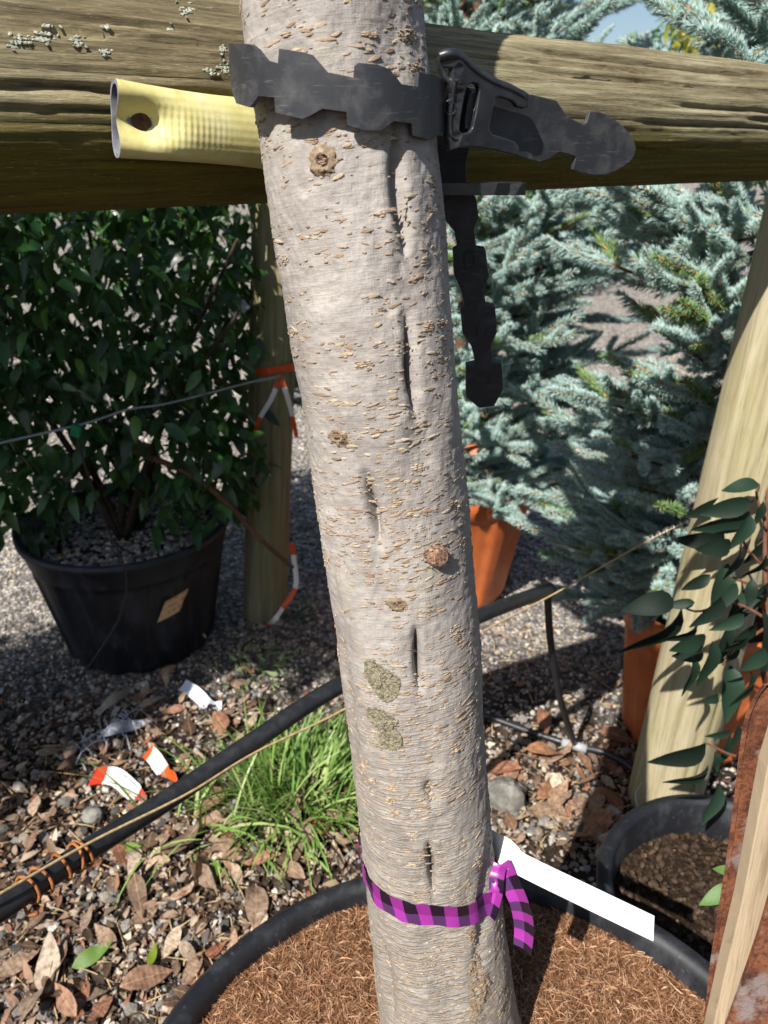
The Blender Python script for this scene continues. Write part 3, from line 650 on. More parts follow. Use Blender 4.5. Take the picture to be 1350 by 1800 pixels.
def rail_surf(px, py, lift=0.):
    # nearest surface vertex seen there
    x, y = project(RV); f = (dirs[None]*(np.array([0, 0, CH])-RV)).sum(-1) > 0
    d = np.where(f, (x-px)**2+(y-py)**2, 1e12); i, j = np.unravel_index(np.argmin(d), d.shape); return RV[i, j] + dirs[j]*lift, dirs[j]
def post(name, base, top, r0, r1, m, parent, seed, cracks=()):
    n, k = 160, 96; t = np.linspace(0, 1, n); Pp = base[None] + (top-base)[None]*t[:, None]; a = np.linspace(-math.pi, math.pi, k, endpoint=False)
    D = np.stack([np.sin(a), -np.cos(a), 0*a], 1); r = r0 + (r1-r0)*t
    d = .0016*fbm(np.stack([np.broadcast_to(np.sin(a)*2+seed, (n, k)), np.broadcast_to(np.cos(a)*2, (n, k)), np.broadcast_to(t[:, None]*2, (n, k))], -1), 3)
    d = d + .0012*fbm(np.stack([np.broadcast_to(a*14+seed, (n, k)), np.broadcast_to(t[:, None]*5, (n, k)), np.zeros((n, k))], -1), 3)
    for (a0, a1, t0, t1, wd, dp) in cracks:
        c = a0+(a1-a0)*np.clip((t-t0)/(t1-t0), 0, 1); env = np.clip(np.minimum(t-t0, t1-t)/.05, 0, 1)
        d = d - dp*env[:, None]*np.exp(-((a[None]-c[:, None])*r[:, None]/wd)**2)
    V = Pp[:, None] + (r[:, None]+d)[..., None]*D[None]
    L = np.linalg.norm(top-base); uv = np.stack([np.broadcast_to((a*r0)[None], (n, k)), np.broadcast_to((t*L)[:, None], (n, k))], -1).reshape(-1, 2)
    return part(name, G().add(V.reshape(-1, 3), [grid_faces(n, k, True), np.arange(k)[None, ::-1], (np.arange(k)+(n-1)*k)[None]]), m, parent, uv=uv)
pbase = pb + np.array([.01, .06, -.06])
post('post', pbase, ptop, .073, .066, POSTR, fence, 3, [(.25, .35, .05, .45, .002, .008), (-.1, -.05, .35, .98, .002, .008), (.5, .45, .5, .98, .0025, .009), (.05, .1, .55, .8, .0018, .006), (-.45, -.5, .3, .6, .0018, .006), (-.3, -.25, .6, .95, .0022, .009), (.3, .33, .62, .9, .0018, .008), (-.7, -.66, .45, .85, .0018, .007), (0., -.04, .12, .34, .0018, .007), (-.55, -.5, .05, .28, .0016, .006)])
# lichen tufts on the rail
for q, (px, py, R, nn) in enumerate([(35, 75, .009, 26), (82, 62, .011, 34), (136, 74, .007, 20), (186, 50, .004, 9), (184, 91, .005, 12), (322, 20, .009, 18), (402, 120, .012, 40), (394, 88, .006, 14), (362, 123, .004, 8), (300, 48, .003, 6)]):
    gL = G()
    for _ in range(int(nn*1.3)):
        p, nr = rail_surf(px + rng.normal()*R*950, py + rng.normal()*R*700); sz_ = rng.uniform(.0007, .0030); Bz = basis(nr); aa_ = np.sort(rng.uniform(0, 6.283, 9)); rr_ = sz_*rng.uniform(.35, 1., 9)
        rim_ = np.stack([rng.uniform(.0000, .0006, 9), rr_*np.cos(aa_), rr_*np.sin(aa_)*.7], 1); V = np.vstack([rim_, [[.0005, 0, 0]], rim_*[0, .9, .9] - [.002, 0, 0]]) @ Bz.T + p + nr*.0004
        F = [np.array([[i, (i+1) % 9, 9] for i in range(9)]), np.array([[i, 10+i, 10+(i+1) % 9, (i+1) % 9] for i in range(9)])]; gL.add(V, F)
    part('lichen', gL, LICHEN, rail, smooth=False)

# ------------------------------------------------------------------ yellow hose sleeve nailed to the rail
hs = np.linspace(0, 1, 190); NH = 96
hx = np.interp(hs, [0, 1], [203, 470]); htop = np.interp(hx, [200, 250, 300, 350, 420, 470], [149, 152, 163, 172, 178, 181]); hbot = np.interp(hx, [200, 280, 350, 420, 470], [273, 275, 281, 288, 291])
cen = []; hh_ = []
for x, a, b in zip(hx, htop, hbot):
    p, nr = rail_surf(x, (a+b)/2); c = at_dist(x, (a+b)/2, p[1] - .014); s = c[1]/ray(x, (a+b)/2)[1]; cen.append(c); hh_.append((b-a)/2*s/FPX)
cen = np.array(cen); ker = np.ones(25)/25
cen = np.stack([np.polyval(np.polyfit(hs, cen[:, i], 2), hs) for i in range(3)], 1); hh_ = np.polyval(np.polyfit(hs, hh_, 3), hs)
HT = np.gradient(cen, axis=0); HT /= np.linalg.norm(HT, axis=1)[:, None]; HW = np.cross(HT, [0, 0, 1]); HW /= np.linalg.norm(HW, axis=1)[:, None]; HW *= -np.sign(HW[:, 1:2]); HU = np.cross(HW, HT); HU *= np.sign(HU[:, 2:3])
harc = np.concatenate([[0], np.cumsum(np.linalg.norm(np.diff(cen, axis=0), axis=1))]); fi = np.linspace(0, 2*math.pi, NH, endpoint=False)
nail_s = np.interp(248, hx, harc)
def hose(off):
    a = hh_[:, None]-off; v = a*np.sin(fi)[None]; b = .0155-off*.8
    wv = b*np.sign(np.cos(fi))[None]*np.abs(np.cos(fi)[None])**.8
    ds = harc[:, None]-nail_s
    dent = np.where(ds < 0, np.exp(-(v/.0125)**2), np.exp(-(ds/.018)**2 - (v/.0125)**2))*.92
    dent = dent*np.where(ds < 0, 1-.25*np.abs(ds)/.02, 1)
    wv = np.where(wv > 0, wv*(1-dent) - b*.25*dent, wv*(1-.30*dent))
    rib = .00035*np.sin(harc[:, None]*2*math.pi/.0042)*np.clip(1-np.abs(v+.002)/.016, 0, 1)*np.clip((harc[:, None]-.012)/.02, 0, 1)*np.clip(1.5-harc[:, None]/.055, 0, 1) if off == 0 else 0
    rib2 = .00012*np.sin(v*2*math.pi/.0052)*np.clip((harc[:, None]-.012)/.02, 0, 1) if off == 0 else 0
    sc_ = 1+0*v
    return cen[:, None] + v[..., None]*HU[:, None] + (wv+np.where(np.cos(fi)[None] > .2, rib+rib2, 0))[..., None]*HW[:, None]
outer, inner = hose(0.), hose(.0030)
ho = thing('hose_sleeve', cen[0], 'yellow ribbed hose sleeve flattened and nailed to the log rail', 'hose')
part('sleeve', (outer.reshape(-1, 3), grid_faces(190, NH, True)[:, ::-1]), HOSE, ho)
part('lining', G().add(inner.reshape(-1, 3), grid_faces(190, NH, True)).add(np.concatenate([outer[0], inner[0]]), grid_faces(2, NH, True)), LINING, ho)
ni = np.argmin(abs(harc-nail_s)); np_ = cen[ni] + HW[ni]*(-.003)
part('nail', G().add(*tube(np.array([np_-HW[ni]*.02, np_+HW[ni]*.0015, np_+HW[ni]*.0017, np_+HW[ni]*.0034, np_+HW[ni]*.0040]), [.002, .002, .0066, .0066, .0052], 20)), NAIL, ho)

# ------------------------------------------------------------------ rubber tree tie: strap, buckle, tail
c150, r150 = trow(150); RS = r150 + .0125
def on_cyl(px, py, R=RS):
    v = ray(px, py); o = np.array([0, 0]); cx, cy = c150[0] + (py-150)*(-.0000), c150[1]
    a = v[0]**2+v[1]**2; b = -2*(v[0]*cx+v[1]*cy); c = cx*cx+cy*cy-R*R; D = b*b-4*a*c
    s = (-b-math.sqrt(D))/(2*a) if D > 0 else -b/(2*a)
    p = v*s; p[2] += CH; return p
topE = [(407, 76), (443, 78), (455, 87), (470, 106), (491, 112), (493, 86), (533, 92), (550, 97), (566, 115), (577, 128), (600, 132), (621, 137), (623, 116), (630, 111), (663, 114), (683, 122), (693, 135), (703, 148), (731, 153), (733, 128), (760, 132), (777, 143), (790, 165)]
botE = [(407, 120), (412, 160), (420, 182), (443, 189), (458, 169), (485, 171), (487, 198), (507, 203), (533, 209), (543, 205), (568, 191), (609, 197), (611, 220), (640, 229), (667, 230), (690, 213), (720, 217), (722, 238), (753, 246), (770, 235), (790, 228)]
xcol = sorted(set(np.concatenate([np.arange(407, 791, 3.), [e[0] for e in topE], [e[0] for e in botE]])))
NS = 14; SV = []
for x in xcol:
    t = np.interp(x, *zip(*topE)); b = np.interp(x, *zip(*botE)); s_ = .001*math.sin(x*.03)
    SV.append([on_cyl(x, t+(b-t)*k/(NS-1), RS+s_) for k in range(NS)])
SV = np.array(SV); pre = []
for k in range(10, 0, -1):
    f = k/10; pre.append(SV[0] + np.array([.018*f*f, .075*f, -.004*f]))
SV = np.concatenate([np.array(pre), SV])
post_ = np.array([SV[-1] + np.array([.03, .03, -.002])*k/4 for k in range(1, 5)]); SV = np.concatenate([SV, post_])
tie = thing('tree_tie', at_dist(600, 160, .53), 'black rubber tree tie with notched edges buckled round the cherry trunk', 'tree tie')
so = part('strap', solid_grid(SV, .0034)[0], STRAP, tie)
# buckle and tail lie in a slightly bent plane to the right of the trunk
q0 = SV[-5][NS//2]
def bplane(px, py, off=0.):
    d = q0[1] - .016 + (px-785)*.00030 + max(0, 800-px)*.0003 - off + (py-200)*.00004
    return at_dist(px, py, d)
outl = [(765, 103), (772, 95), (782, 91), (794, 90), (808, 95), (818, 103), (827, 114), (844, 128), (864, 138), (894, 150), (912, 158), (922, 165), (925, 171), (921, 188), (912, 191), (902, 188), (897, 181), (890, 176), (868, 170), (862, 174), (858, 195), (852, 226), (858, 235), (878, 241), (897, 248), (904, 256), (905, 268), (900, 273), (867, 265), (829, 258), (799, 259), (781, 265), (778, 240), (778, 208), (782, 185), (786, 164), (782, 150), (774, 138), (767, 122)]
slot = [(814, 150), (823, 146), (832, 149), (835, 158), (829, 195), (823, 224), (817, 232), (806, 234), (800, 229), (801, 216), (807, 180), (811, 160)]
win = [(772, 119), (788, 121), (785, 140), (779, 134)]
bk = part('buckle', sheet(outl, [slot, win], lambda x, y: bplane(x, y, .004), .0055), BUCK, tie, smooth=False)
bk.data.materials.append(BUCK); bevel(bk, .0016, 3)
bk2 = part('slot_bar', sheet([(822, 168), (830, 162), (834, 170), (827, 214), (820, 226), (814, 226), (814, 212), (818, 182)], [], lambda x, y: bplane(x, y, .0035), .002), BUCK, bk, smooth=False)
bk2.data.materials.append(BUCK)
for cx_, cy_ in ((791, 189), (842, 199)):
    pts = np.array([bplane(cx_+9.5*math.cos(a), cy_+13*math.sin(a), .0097) for a in np.linspace(0, 2*math.pi, 28)]); part('mould_mark', tube(pts, .00035, 6, False), BUCK, bk)
for pl in ([(800, 144), (796, 170), (792, 220), (796, 242), (815, 246), (832, 236), (840, 200), (848, 160), (838, 143), (812, 138), (800, 144)],):
    pts = spline([bplane(x, y, .0092) for x, y in pl], 60); part('raised_lip', tube(pts, .0011, 8, False), BUCK, bk)
pts = spline([bplane(x, y, .0080) for x, y in [(772, 100), (793, 95), (812, 104), (830, 122), (865, 144), (895, 156), (920, 170)]], 40); part('raised_rim', tube(pts, .0032, 10), BUCK, bk)
tailo = [(800, 150), (870, 160), (929, 166), (950, 171), (974, 177), (981, 188), (992, 205), (1021, 219), (1026, 214), (1032, 195), (1046, 196), (1061, 201), (1074, 209), (1086, 218), (1102, 235), (1110, 250), (1113, 261), (1110, 274), (1101, 285), (1089, 294), (1075, 302), (1060, 307), (1036, 308), (1018, 304), (1002, 298), (1007, 276), (992, 270), (977, 268), (960, 280), (945, 285), (921, 279), (900, 272), (860, 262), (790, 250)]
ta = part('strap_tail', sheet(tailo, [], lambda x, y: bplane(x, y, -.006 + max(0, (x-930))*.00002), .0032), STRAP, tie, smooth=False); ta.data.materials.append(STRAP); bevel(ta, .0006, 2)
# the loose strap hanging below the rail
def hplane(px, py, off=0.): return at_dist(px, py, .675 - off + (py-400)*.00006)
hang = thing('hanging_strap', hplane(845, 700), 'loose black notched strap hanging down below the log rail beside the trunk', 'strap')
ho_ = [(768, 235), (826, 240), (822, 262), (817, 285), (818, 318), (835, 345), (839, 378), (831, 398), (835, 430), (851, 433), (857, 481), (848, 500), (852, 530), (868, 533), (871, 578), (861, 598), (864, 628), (879, 631), (882, 676), (866, 706), (840, 709), (818, 690), (818, 636), (834, 632), (827, 602), (812, 580), (808, 534), (815, 530), (808, 502), (797, 478), (795, 434), (803, 430), (797, 402), (779, 380), (774, 345), (770, 300)]
hb = part('strap', sheet(ho_, [], lambda x, y: hplane(x, y), .011), STRAP, hang, smooth=False); hb.data.materials.append(STRAP); bevel(hb, .0008, 2)
for cx_, cy_ in ((825, 456), (847, 580), (851, 664)):
    pts = np.array([hplane(cx_+9*math.cos(a), cy_+15*math.sin(a), .0115) for a in np.linspace(0, 2*math.pi, 28)]); part('stud_mark', tube(pts, .0006, 6, False), STRAP, hang)
cb = at_dist(832, 330, .665); part('cross_bar', box(cb + np.array([.004, -.012, .0]), (.066, .034, .0085)), BUCK, hang, smooth=False); bevel(bpy.data.objects[-1] if False else hang.children[-1], .0015)

# ------------------------------------------------------------------ tree pot with coir mulch
def potmod(k, a, r, z): return r*(1+.006*np.sin(3*a+1)), z + .006*np.sin(2*a+.6)
tp = thing('tree_pot', (TPC[0], TPC[1], 0), 'large black plastic pot filled with brown coir around the cherry trunk', 'pot')
part('wall', revolve([(.27, .0), (.285, .02), (.325, TPH-.05), (.332, TPH-.03), (.318, TPH-.04), (.30, .2), (.27, .1), (.0, .1)], (TPC[0], TPC[1], 0), 96, potmod), POTB, tp)
part('rim', revolve([(.328, TPH-.045), (TPR-.004, TPH-.038), (TPR+.002, TPH-.016), (TPR, TPH-.002), (TPR-.008, TPH+.005), (TPR-.020, TPH+.003), (TPR-.026, TPH-.008), (TPR-.027, TPH-.05)], (TPC[0], TPC[1], 0), 128, potmod), POTB, tp)
def ch(x, y):
    r = np.hypot(x-TPC[0], y-TPC[1]); return TPH - .012 - .012*np.clip((r-.20)/.13, 0, 1) + .012*fbm(np.stack([x*14, y*14, 0*x], -1), 4) + .004*fbm(np.stack([x*70, y*70, 0*x+3], -1), 3)
rad = np.linspace(0, .329, 90); aa = np.linspace(0, 2*math.pi, 220, endpoint=False)
cx_ = TPC[0]+rad[:, None]*np.cos(aa); cy_ = TPC[1]+rad[:, None]*np.sin(aa)
gc = G().add(np.stack([cx_, cy_, ch(cx_, cy_)], -1).reshape(-1, 3), grid_faces(90, 220, True))
n = 60000; r_ = .325*np.sqrt(rng.random(n)); a_ = rng.uniform(0, 2*math.pi, n); fx = TPC[0]+r_*np.cos(a_); fy = TPC[1]+r_*np.sin(a_); fz = ch(fx, fy)+.0008
keepf = (fy > .12); fx, fy, fz = fx[keepf], fy[keepf], fz[keepf]; n = len(fx)
L_ = rng.gamma(2.0, .0045, n)+.003; th = rng.uniform(0, 2*math.pi, n); el_ = rng.normal(size=n)*.28; wd = rng.uniform(.00015, .00038, n)*np.where(rng.random(n) < .06, 2.6, 1)
d = np.stack([np.cos(th)*np.cos(el_), np.sin(th)*np.cos(el_), np.abs(np.sin(el_))], 1); sd = np.stack([-np.sin(th), np.cos(th), rng.normal(size=n)*.5], 1); bend = rng.normal(size=n)*.35
ss = np.linspace(-.5, .5, 5); FVV = []
base = np.stack([fx, fy, fz], 1)
for s in ss:
    c = base + d*(s*L_)[:, None] + sd*(bend*L_*(s*s-.08))[:, None]; c[:, 2] += .0012*(1-4*s*s)
    wq = wd*(1-1.2*abs(s)); FVV += [c-sd*wq[:, None], c+sd*wq[:, None]]
FVV = np.stack(FVV, 1); fq = np.array([[2*k, 2*k+1, 2*k+3, 2*k+2] for k in range(4)])
gc2 = G().add(gc.V[0], gc.F[0], 0).add(FVV.reshape(-1, 3), (fq[None]+10*np.arange(n)[:, None, None]).reshape(-1, 4), 1)
tag(part('coir_mulch', gc2, [COIR, FIBRE]), 'reddish brown coir fibre mulch filling the tree pot', 'mulch', kind='stuff')

# ------------------------------------------------------------------ ribbon round the trunk and white label
topR = [(633, 1476), (640, 1518), (660, 1552), (700, 1578), (740, 1590), (783, 1594), (830, 1588), (867, 1567)]
botR = [(637, 1508), (645, 1550), (666, 1588), (711, 1617), (750, 1627), (789, 1631), (835, 1624), (874, 1603)]
rows_ = []
for f in np.linspace(0, 1, 60):
    t = spline(np.array([(x, y, 0) for x, y in topR]), 60)[int(f*59)]; b = spline(np.array([(x, y, 0) for x, y in botR]), 60)[int(f*59)]
    col_ = []
    for k in range(4):
        x, y = (t+(b-t)*k/3)[:2]; p, nr, _, _ = tsurf(x, y); col_.append(p + nr*(.0024+.0006*math.sin(f*40+k)))
    rows_.append(col_)
rows_ = np.array(rows_); rows_[1:-1] = (rows_[:-2]+rows_[1:-1]*2+rows_[2:])/4; rows_[1:-1] = (rows_[:-2]+rows_[1:-1]*2+rows_[2:])/4
back = []
c0 = C[np.argmin(abs(C[:, 2]-rows_[0].mean(0)[2]))]; p0, p1 = rows_[-1], rows_[0]
for f in np.linspace(0, 1, 24)[1:-1]:
    a0 = math.atan2(p0.mean(0)[1]-c0[1], p0.mean(0)[0]-c0[0]); a1 = math.atan2(p1.mean(0)[1]-c0[1], p1.mean(0)[0]-c0[0])
    while a1 < a0: a1 += 2*math.pi
    a = a0+(a1-a0)*f; zz = p0[:, 2]*(1-f)+p1[:, 2]*f; R0 = np.hypot(*(p0.mean(0)-c0)[:2])*(1-f)+np.hypot(*(p1.mean(0)-c0)[:2])*f
    back.append(np.stack([np.full(4, c0[0]+R0*math.cos(a)), np.full(4, c0[1]+R0*math.sin(a)), zz], 1))
RBV = np.concatenate([rows_, np.array(back)]); nb = len(RBV)
rib = thing('ribbon_tie', RBV[30][2], 'magenta and dark purple plaid ribbon tied round the lower trunk', 'ribbon')
lenp = np.concatenate([[0], np.cumsum(np.linalg.norm(np.diff(RBV[:, 1], axis=0), axis=1))])/.024
ruv_ = np.stack([np.repeat(lenp, 4), np.tile([1., .66, .33, 0.], nb)], 1)
gq, uq = solid_grid(RBV, .0006, ruv_); part('band', gq, RIBBON, rib, uv=uq)
def strip(name, P, width, m, parent, wdir, per=.03, twist=0., thick=.0005, n=40, taper=None):
    P = spline(P, n); T, N, Bn = frames(P); L = np.concatenate([[0], np.cumsum(np.linalg.norm(np.diff(P, axis=0), axis=1))]); V = []
    for i in range(n):
        wv = np.asarray(wdir, float); wv = wv - T[i]*(wv@T[i]); wv /= np.linalg.norm(wv); o2 = np.cross(T[i], wv); a = twist*i/(n-1); wv = wv*math.cos(a)+o2*math.sin(a); o2 = np.cross(T[i], wv)
        ww = width if taper is None else width*np.interp(i/(n-1), *taper)
        V += [P[i]-wv*ww/2 + o2*.08*ww, P[i]-wv*ww/6, P[i]+wv*ww/6, P[i]+wv*ww/2 + o2*.08*ww]
    uv = np.stack([np.repeat(L/per, 4), np.tile([0, .33, .66, 1.], n)], 1)
    gq, uq = solid_grid(np.array(V).reshape(n, 4, 3), thick, uv); return part(name, gq, m, parent, uv=uq)
kp = at_depth(880, 1520, .705)
strip('ribbon_tail', [kp, at_depth(895, 1545, .70), at_depth(915, 1590, .70), at_depth(922, 1630, .71), at_depth(920, 1668, .715)], .020, RIBBON, rib, (1, -.2, .5), .024, .5)
strip('ribbon_tail', [kp, at_depth(874, 1540, .70), at_depth(872, 1570, .70), at_depth(862, 1612, .70)], .014, RIBBON, rib, (1, .1, .3), .024, .9)
part('knot', on_trunk(868, 1560, [(.006, .0), (.007, .004), (.005, .008), (.002, .009)], 14, 1, 1.5, .3, .25, 90), RIBBON, rib)
lab = [at_depth(862, 1478, .745), at_depth(886, 1496, .722), at_depth(914, 1518, .706), at_depth(1020, 1570, .69), at_depth(1149, 1632, .682)]
P = spline(lab, 50); T, N, Bn = frames(P); V = []
e_up = at_depth(1153, 1611, .690); e_dn = at_depth(1143, 1650, .672); wv0 = e_up-e_dn; W_ = np.linalg.norm(wv0); wv0 /= W_
for i in range(50):
    f = np.clip((i-1)/22, 0, 1); f = f*f*(3-2*f); wv = wv0*f + np.array([.0, .45, .9])*(1-f); wv -= T[i]*(wv@T[i]); wv /= np.linalg.norm(wv)
    V += [P[i]+wv*W_/2, P[i], P[i]-wv*W_/2]
lo = part('plant_label', solid_grid(np.array(V).reshape(50, 3, 3), .0008)[0], LABEL)
tag(lo, 'blank white plastic plant label sticking out from the ribbon', 'label')

# ------------------------------------------------------------------ black pot on the left with its evergreen shrub
lp = thing('shrub_pot', (LPC[0], LPC[1], 0), 'dark navy ribbed nursery pot with an orange tan sticker', 'pot')
def lmod(k, a, r, z):
    flute = .004*np.clip(np.sin(a*14)*3, -1, 1) if 1 <= k <= 4 else 0
    return r + flute, z + (.02*np.exp(-((np.mod(a-3.35+math.pi, 2*math.pi)-math.pi)/.30)**2) if k >= 5 and k < 12 else 0)
part('wall', revolve([(.10, .002), (.188, .002), (.196, .015), (.245, .27), (.247, .29), (.253, .292), (.256, .30), (.266, .345), (.274, .352), (.276, .362), (.268, .370), (.256, .366), (.250, .33), (.20, .31)], (LPC[0], LPC[1], 0), 168, lmod), POTL, lp)
aa = np.linspace(-1.05, -.77, 12); SVt = []
for k, hgt in enumerate(np.linspace(.172, .232, 6)):
    rr_ = np.interp(hgt, [.015, .27], [.196, .245]) + .0062
    SVt.append(np.stack([LPC[0]+rr_*np.cos(aa + (.02*k)), LPC[1]+rr_*np.sin(aa+.02*k), np.full(12, hgt)+np.linspace(0, .012, 12)], 1))
part('sticker', (np.array(SVt).reshape(-1, 3), grid_faces(6, 12)), m_sticker(), lp, uv=np.stack([np.tile(np.linspace(0, 1, 12), 6), np.repeat(np.linspace(0, 1, 6), 12)], 1))
a_ = rng.uniform(0, 6.283, 1500); r_ = .245*np.sqrt(rng.random(1500)); xy = np.stack([LPC[0]+r_*np.cos(a_), LPC[1]+r_*np.sin(a_)], 1)
gs = G().add(*revolve([(.248, .318), (.12, .328), (0.001, .33)], (LPC[0], LPC[1], 0), 40), 1).add(*stones(xy, rng.uniform(.009, .02, 1500), np.full(1500, .326)), 0)
part('grit', gs, [GRAVEL, SOIL], lp, smooth=False, kind='stuff')

def leaf_mesh(n=5, fold=.25, curl=.25, wmax=.42, pointed=1.):      # unit leaf along +x, 1 long
    V = []
    for i in range(n+1):
        t = i/n; wv = wmax*.5*(math.sin(math.pi*min(1, t**.85))**(.8))*(1-.25*t*pointed) if 0 < i < n else .012
        z = -curl*t*t*.6 + .04*math.sin(t*6); V += [(t, -wv, z+fold*wv), (t, 0, z), (t, wv, z+fold*wv*.9)]
    F = []
    for i in range(n):
        for j in range(2): a = 3*i+j; F.append((a, a+3, a+4, a+1))
    uv = [(v[0], .5 + v[1]/wmax) for v in V]
    return np.array(V), np.array(F), np.array(uv)
def leaf_cloud(P, D, size, n=3, wm=.42, roll=None, fold=.25, curl=.3):
    V0, F0, uv0 = leaf_mesh(n, fold, curl, wm); N_ = len(P); D = D/np.linalg.norm(D, axis=1)[:, None]
    upv = np.tile([0, 0, 1.], (N_, 1)); Yv = np.cross(upv, D); Yv /= np.linalg.norm(Yv, axis=1)[:, None]+1e-9; Zv = np.cross(D, Yv)
    rl = rng.normal(size=N_)*.6 if roll is None else roll
    Y2 = Yv*np.cos(rl)[:, None]+Zv*np.sin(rl)[:, None]; Z2 = np.cross(D, Y2)
    V = P[:, None] + size[:, None, None]*(V0[None, :, :1]*D[:, None]+V0[None, :, 1:2]*Y2[:, None]+V0[None, :, 2:]*Z2[:, None])
    return V.reshape(-1, 3), (F0[None]+len(V0)*np.arange(N_)[:, None, None]).reshape(-1, 4)
hd = thing('evergreen_shrub', (LPC[0], LPC[1], .33), 'dense dark green evergreen shrub growing in the navy black pot', 'shrub')
for k in range(7):
    a = rng.uniform(0, 6.28); p0 = np.array([LPC[0]+.03*math.cos(a), LPC[1]+.03*math.sin(a), .32]); tip = np.array([LPC[0]+rng.uniform(-.5, .42), LPC[1]+rng.uniform(-.2, .25), rng.uniform(.9, 1.25)])
    part('stem', tube(spline([p0, p0*.6+tip*.4+np.array([0, 0, .08]), tip], 14), np.linspace(.012, .003, 14), 8), DSTEM, hd)
n = 8200; P = np.stack([rng.uniform(-1.35, -.30, n), rng.uniform(1.60, 2.2, n), rng.uniform(.38, 1.33, n)], 1)
hw = np.interp(P[:, 2], [.38, .55, 1.3], [.55, .95, 1.])
okk = (np.abs((P[:, 0]+.80)/.52)**4*1 + ((P[:, 1]-1.88)/.27)**2 < hw) & (fbm(P*9, 2) > -.22)
okk &= ~((P[:, 2] < .52) & (np.abs(P[:, 0]+.69) < .10))
P = P[okk]; D = np.stack([rng.normal(size=len(P)), rng.normal(size=len(P))-.3, rng.normal(size=len(P))*.5-.75], 1); sz = rng.uniform(.042, .072, len(P))
sel = np.argsort(P[:, 1])[:150]; rest = np.setdiff1d(np.arange(len(P)), sel)
V, F = leaf_cloud(P[rest], D[rest], sz[rest], 4, .46); part('foliage', (V, F), HEDGE, hd, kind='stuff')
lm = []
for k in range(5):
    V0, F0, uv0 = leaf_mesh(5, .2+.08*k, .15+.12*k, .44); lm.append(mesh('leaf', (V0, F0), HEDGEO, uv=uv0))
def place(me, name, p, d, size, roll, parent=None, up=(0, 0, 1)):
    o = bpy.data.objects.new(name, me); COL.objects.link(o)
    Mx = Matrix(basis(d, up, roll).tolist()).to_4x4(); Mx = Matrix.Translation(Vector(p)) @ Mx @ Matrix.Scale(size, 4)
    if parent is not None:
        o.parent = parent; Mx = Matrix.Translation(-wloc(parent)) @ Mx
    o.matrix_local = Mx if parent is None else Mx
    return o
for i in sel: place(lm[i % 5], 'leaf', P[i], D[i], sz[i], rng.normal()*.6, hd)

# ------------------------------------------------------------------ left post, wire, tapes, cane, drip tube
lb = at_height(459, 1098) + np.array([0, .06, -.03]); ltop = at_dist(489, 240, 1.96)
lpost = thing('fence_post', lb, 'shaded round timber post with orange and white tape tied round it', 'post')
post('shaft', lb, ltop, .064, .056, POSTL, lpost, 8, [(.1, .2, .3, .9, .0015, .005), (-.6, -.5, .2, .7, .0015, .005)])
pw = at_dist(492, 662, 1.845)
ft = thing('flagging_tape', pw, 'orange and white tape knotted round the shaded post with hanging ends', 'tape')
ang = np.linspace(0, 2*math.pi, 40); cpt = lb+(ltop-lb)*((pw[2]-lb[2])/(ltop[2]-lb[2])); V = []
for a in ang: V += [(cpt[0]+.067*math.sin(a), cpt[1]-.067*math.cos(a), pw[2]-.008+.004*math.sin(3*a)), (cpt[0]+.067*math.sin(a), cpt[1]-.067*math.cos(a), pw[2]+.010+.004*math.sin(2*a))]
TO = Mat('orange_tape', .4).color('#cf4a16').m
part('loop', (np.array(V), grid_faces(40, 2)), TO, ft)
strip('tape_end', [pw, at_dist(478, 700, 1.83), at_dist(455, 740, 1.82), at_dist(443, 785, 1.82)], .013, TAPE, ft, (1, 0, .3), .14, .8)
strip('tape_end', [pw, at_dist(503, 690, 1.83), at_dist(514, 730, 1.83), at_dist(522, 770, 1.83)], .013, TAPE, ft, (1, 0, .2), .13, .6)
lt = thing('tape_strip', at_height(458, 1105), 'thin orange and white tape trailing from the post foot to the ground', 'tape')
strip('strip', [at_dist(513, 955, 1.80), at_dist(517, 985, 1.80), at_dist(520, 1030, 1.78), at_dist(500, 1065, 1.77), at_dist(480, 1092, 1.76), at_height(459, 1106) + np.array([0, 0, .01])], .014, TAPE, lt, (1, 0, .2), .16, .5)
wp = [at_dist(492, 662, 1.84), at_dist(440, 672, 1.77), at_dist(300, 708, 1.62), at_dist(225, 720, 1.55), at_dist(150, 744, 1.48), at_dist(0, 779, 1.36), at_dist(-300, 850, 1.17)]
fw = thing('fence_wire', wp[0], 'pale galvanised wire running from the taped post past the evergreen shrub', 'wire')
part('strand', tube(spline(wp, 70), .0024, 8), WIRE, fw)
coil = []
Q = spline(wp[:2], 60)
for i, p in enumerate(Q[:48]): a = i*.95; coil.append(p + .0045*np.array([0, math.cos(a), math.sin(a)]))
part('twist', tube(np.array(coil), .0014, 6), WIRE, fw)
cane = tube(spline([at_dist(230, 790, 1.72), at_dist(330, 832, 1.70), at_dist(400, 885, 1.70), at_dist(455, 945, 1.71), at_dist(515, 998, 1.72)], 30), np.linspace(.010, .007, 30)*.8, 8)
tag(part('bent_cane', cane, STEM), 'thin brown bent cane crossing in front of the shaded post', 'cane')
dt = thing('drip_tube', at_height(150, 1195), 'thin black drip tube hanging from the wire in front of the navy pot', 'tube')
part('tube', tube(spline([at_dist(131, 748, 1.46), at_dist(150, 820, 1.48), at_dist(185, 920, 1.50), at_dist(222, 1010, 1.50), at_dist(212, 1080, 1.50), at_dist(185, 1130, 1.52), at_dist(140, 1195, 1.56)], 50), .0025, 8), BLACK, dt)
part('clip', box(at_dist(134, 757, 1.46), (.018, .012, .024), rotm((0, 1, 0), .3)), GREENCLIP, dt, smooth=False)

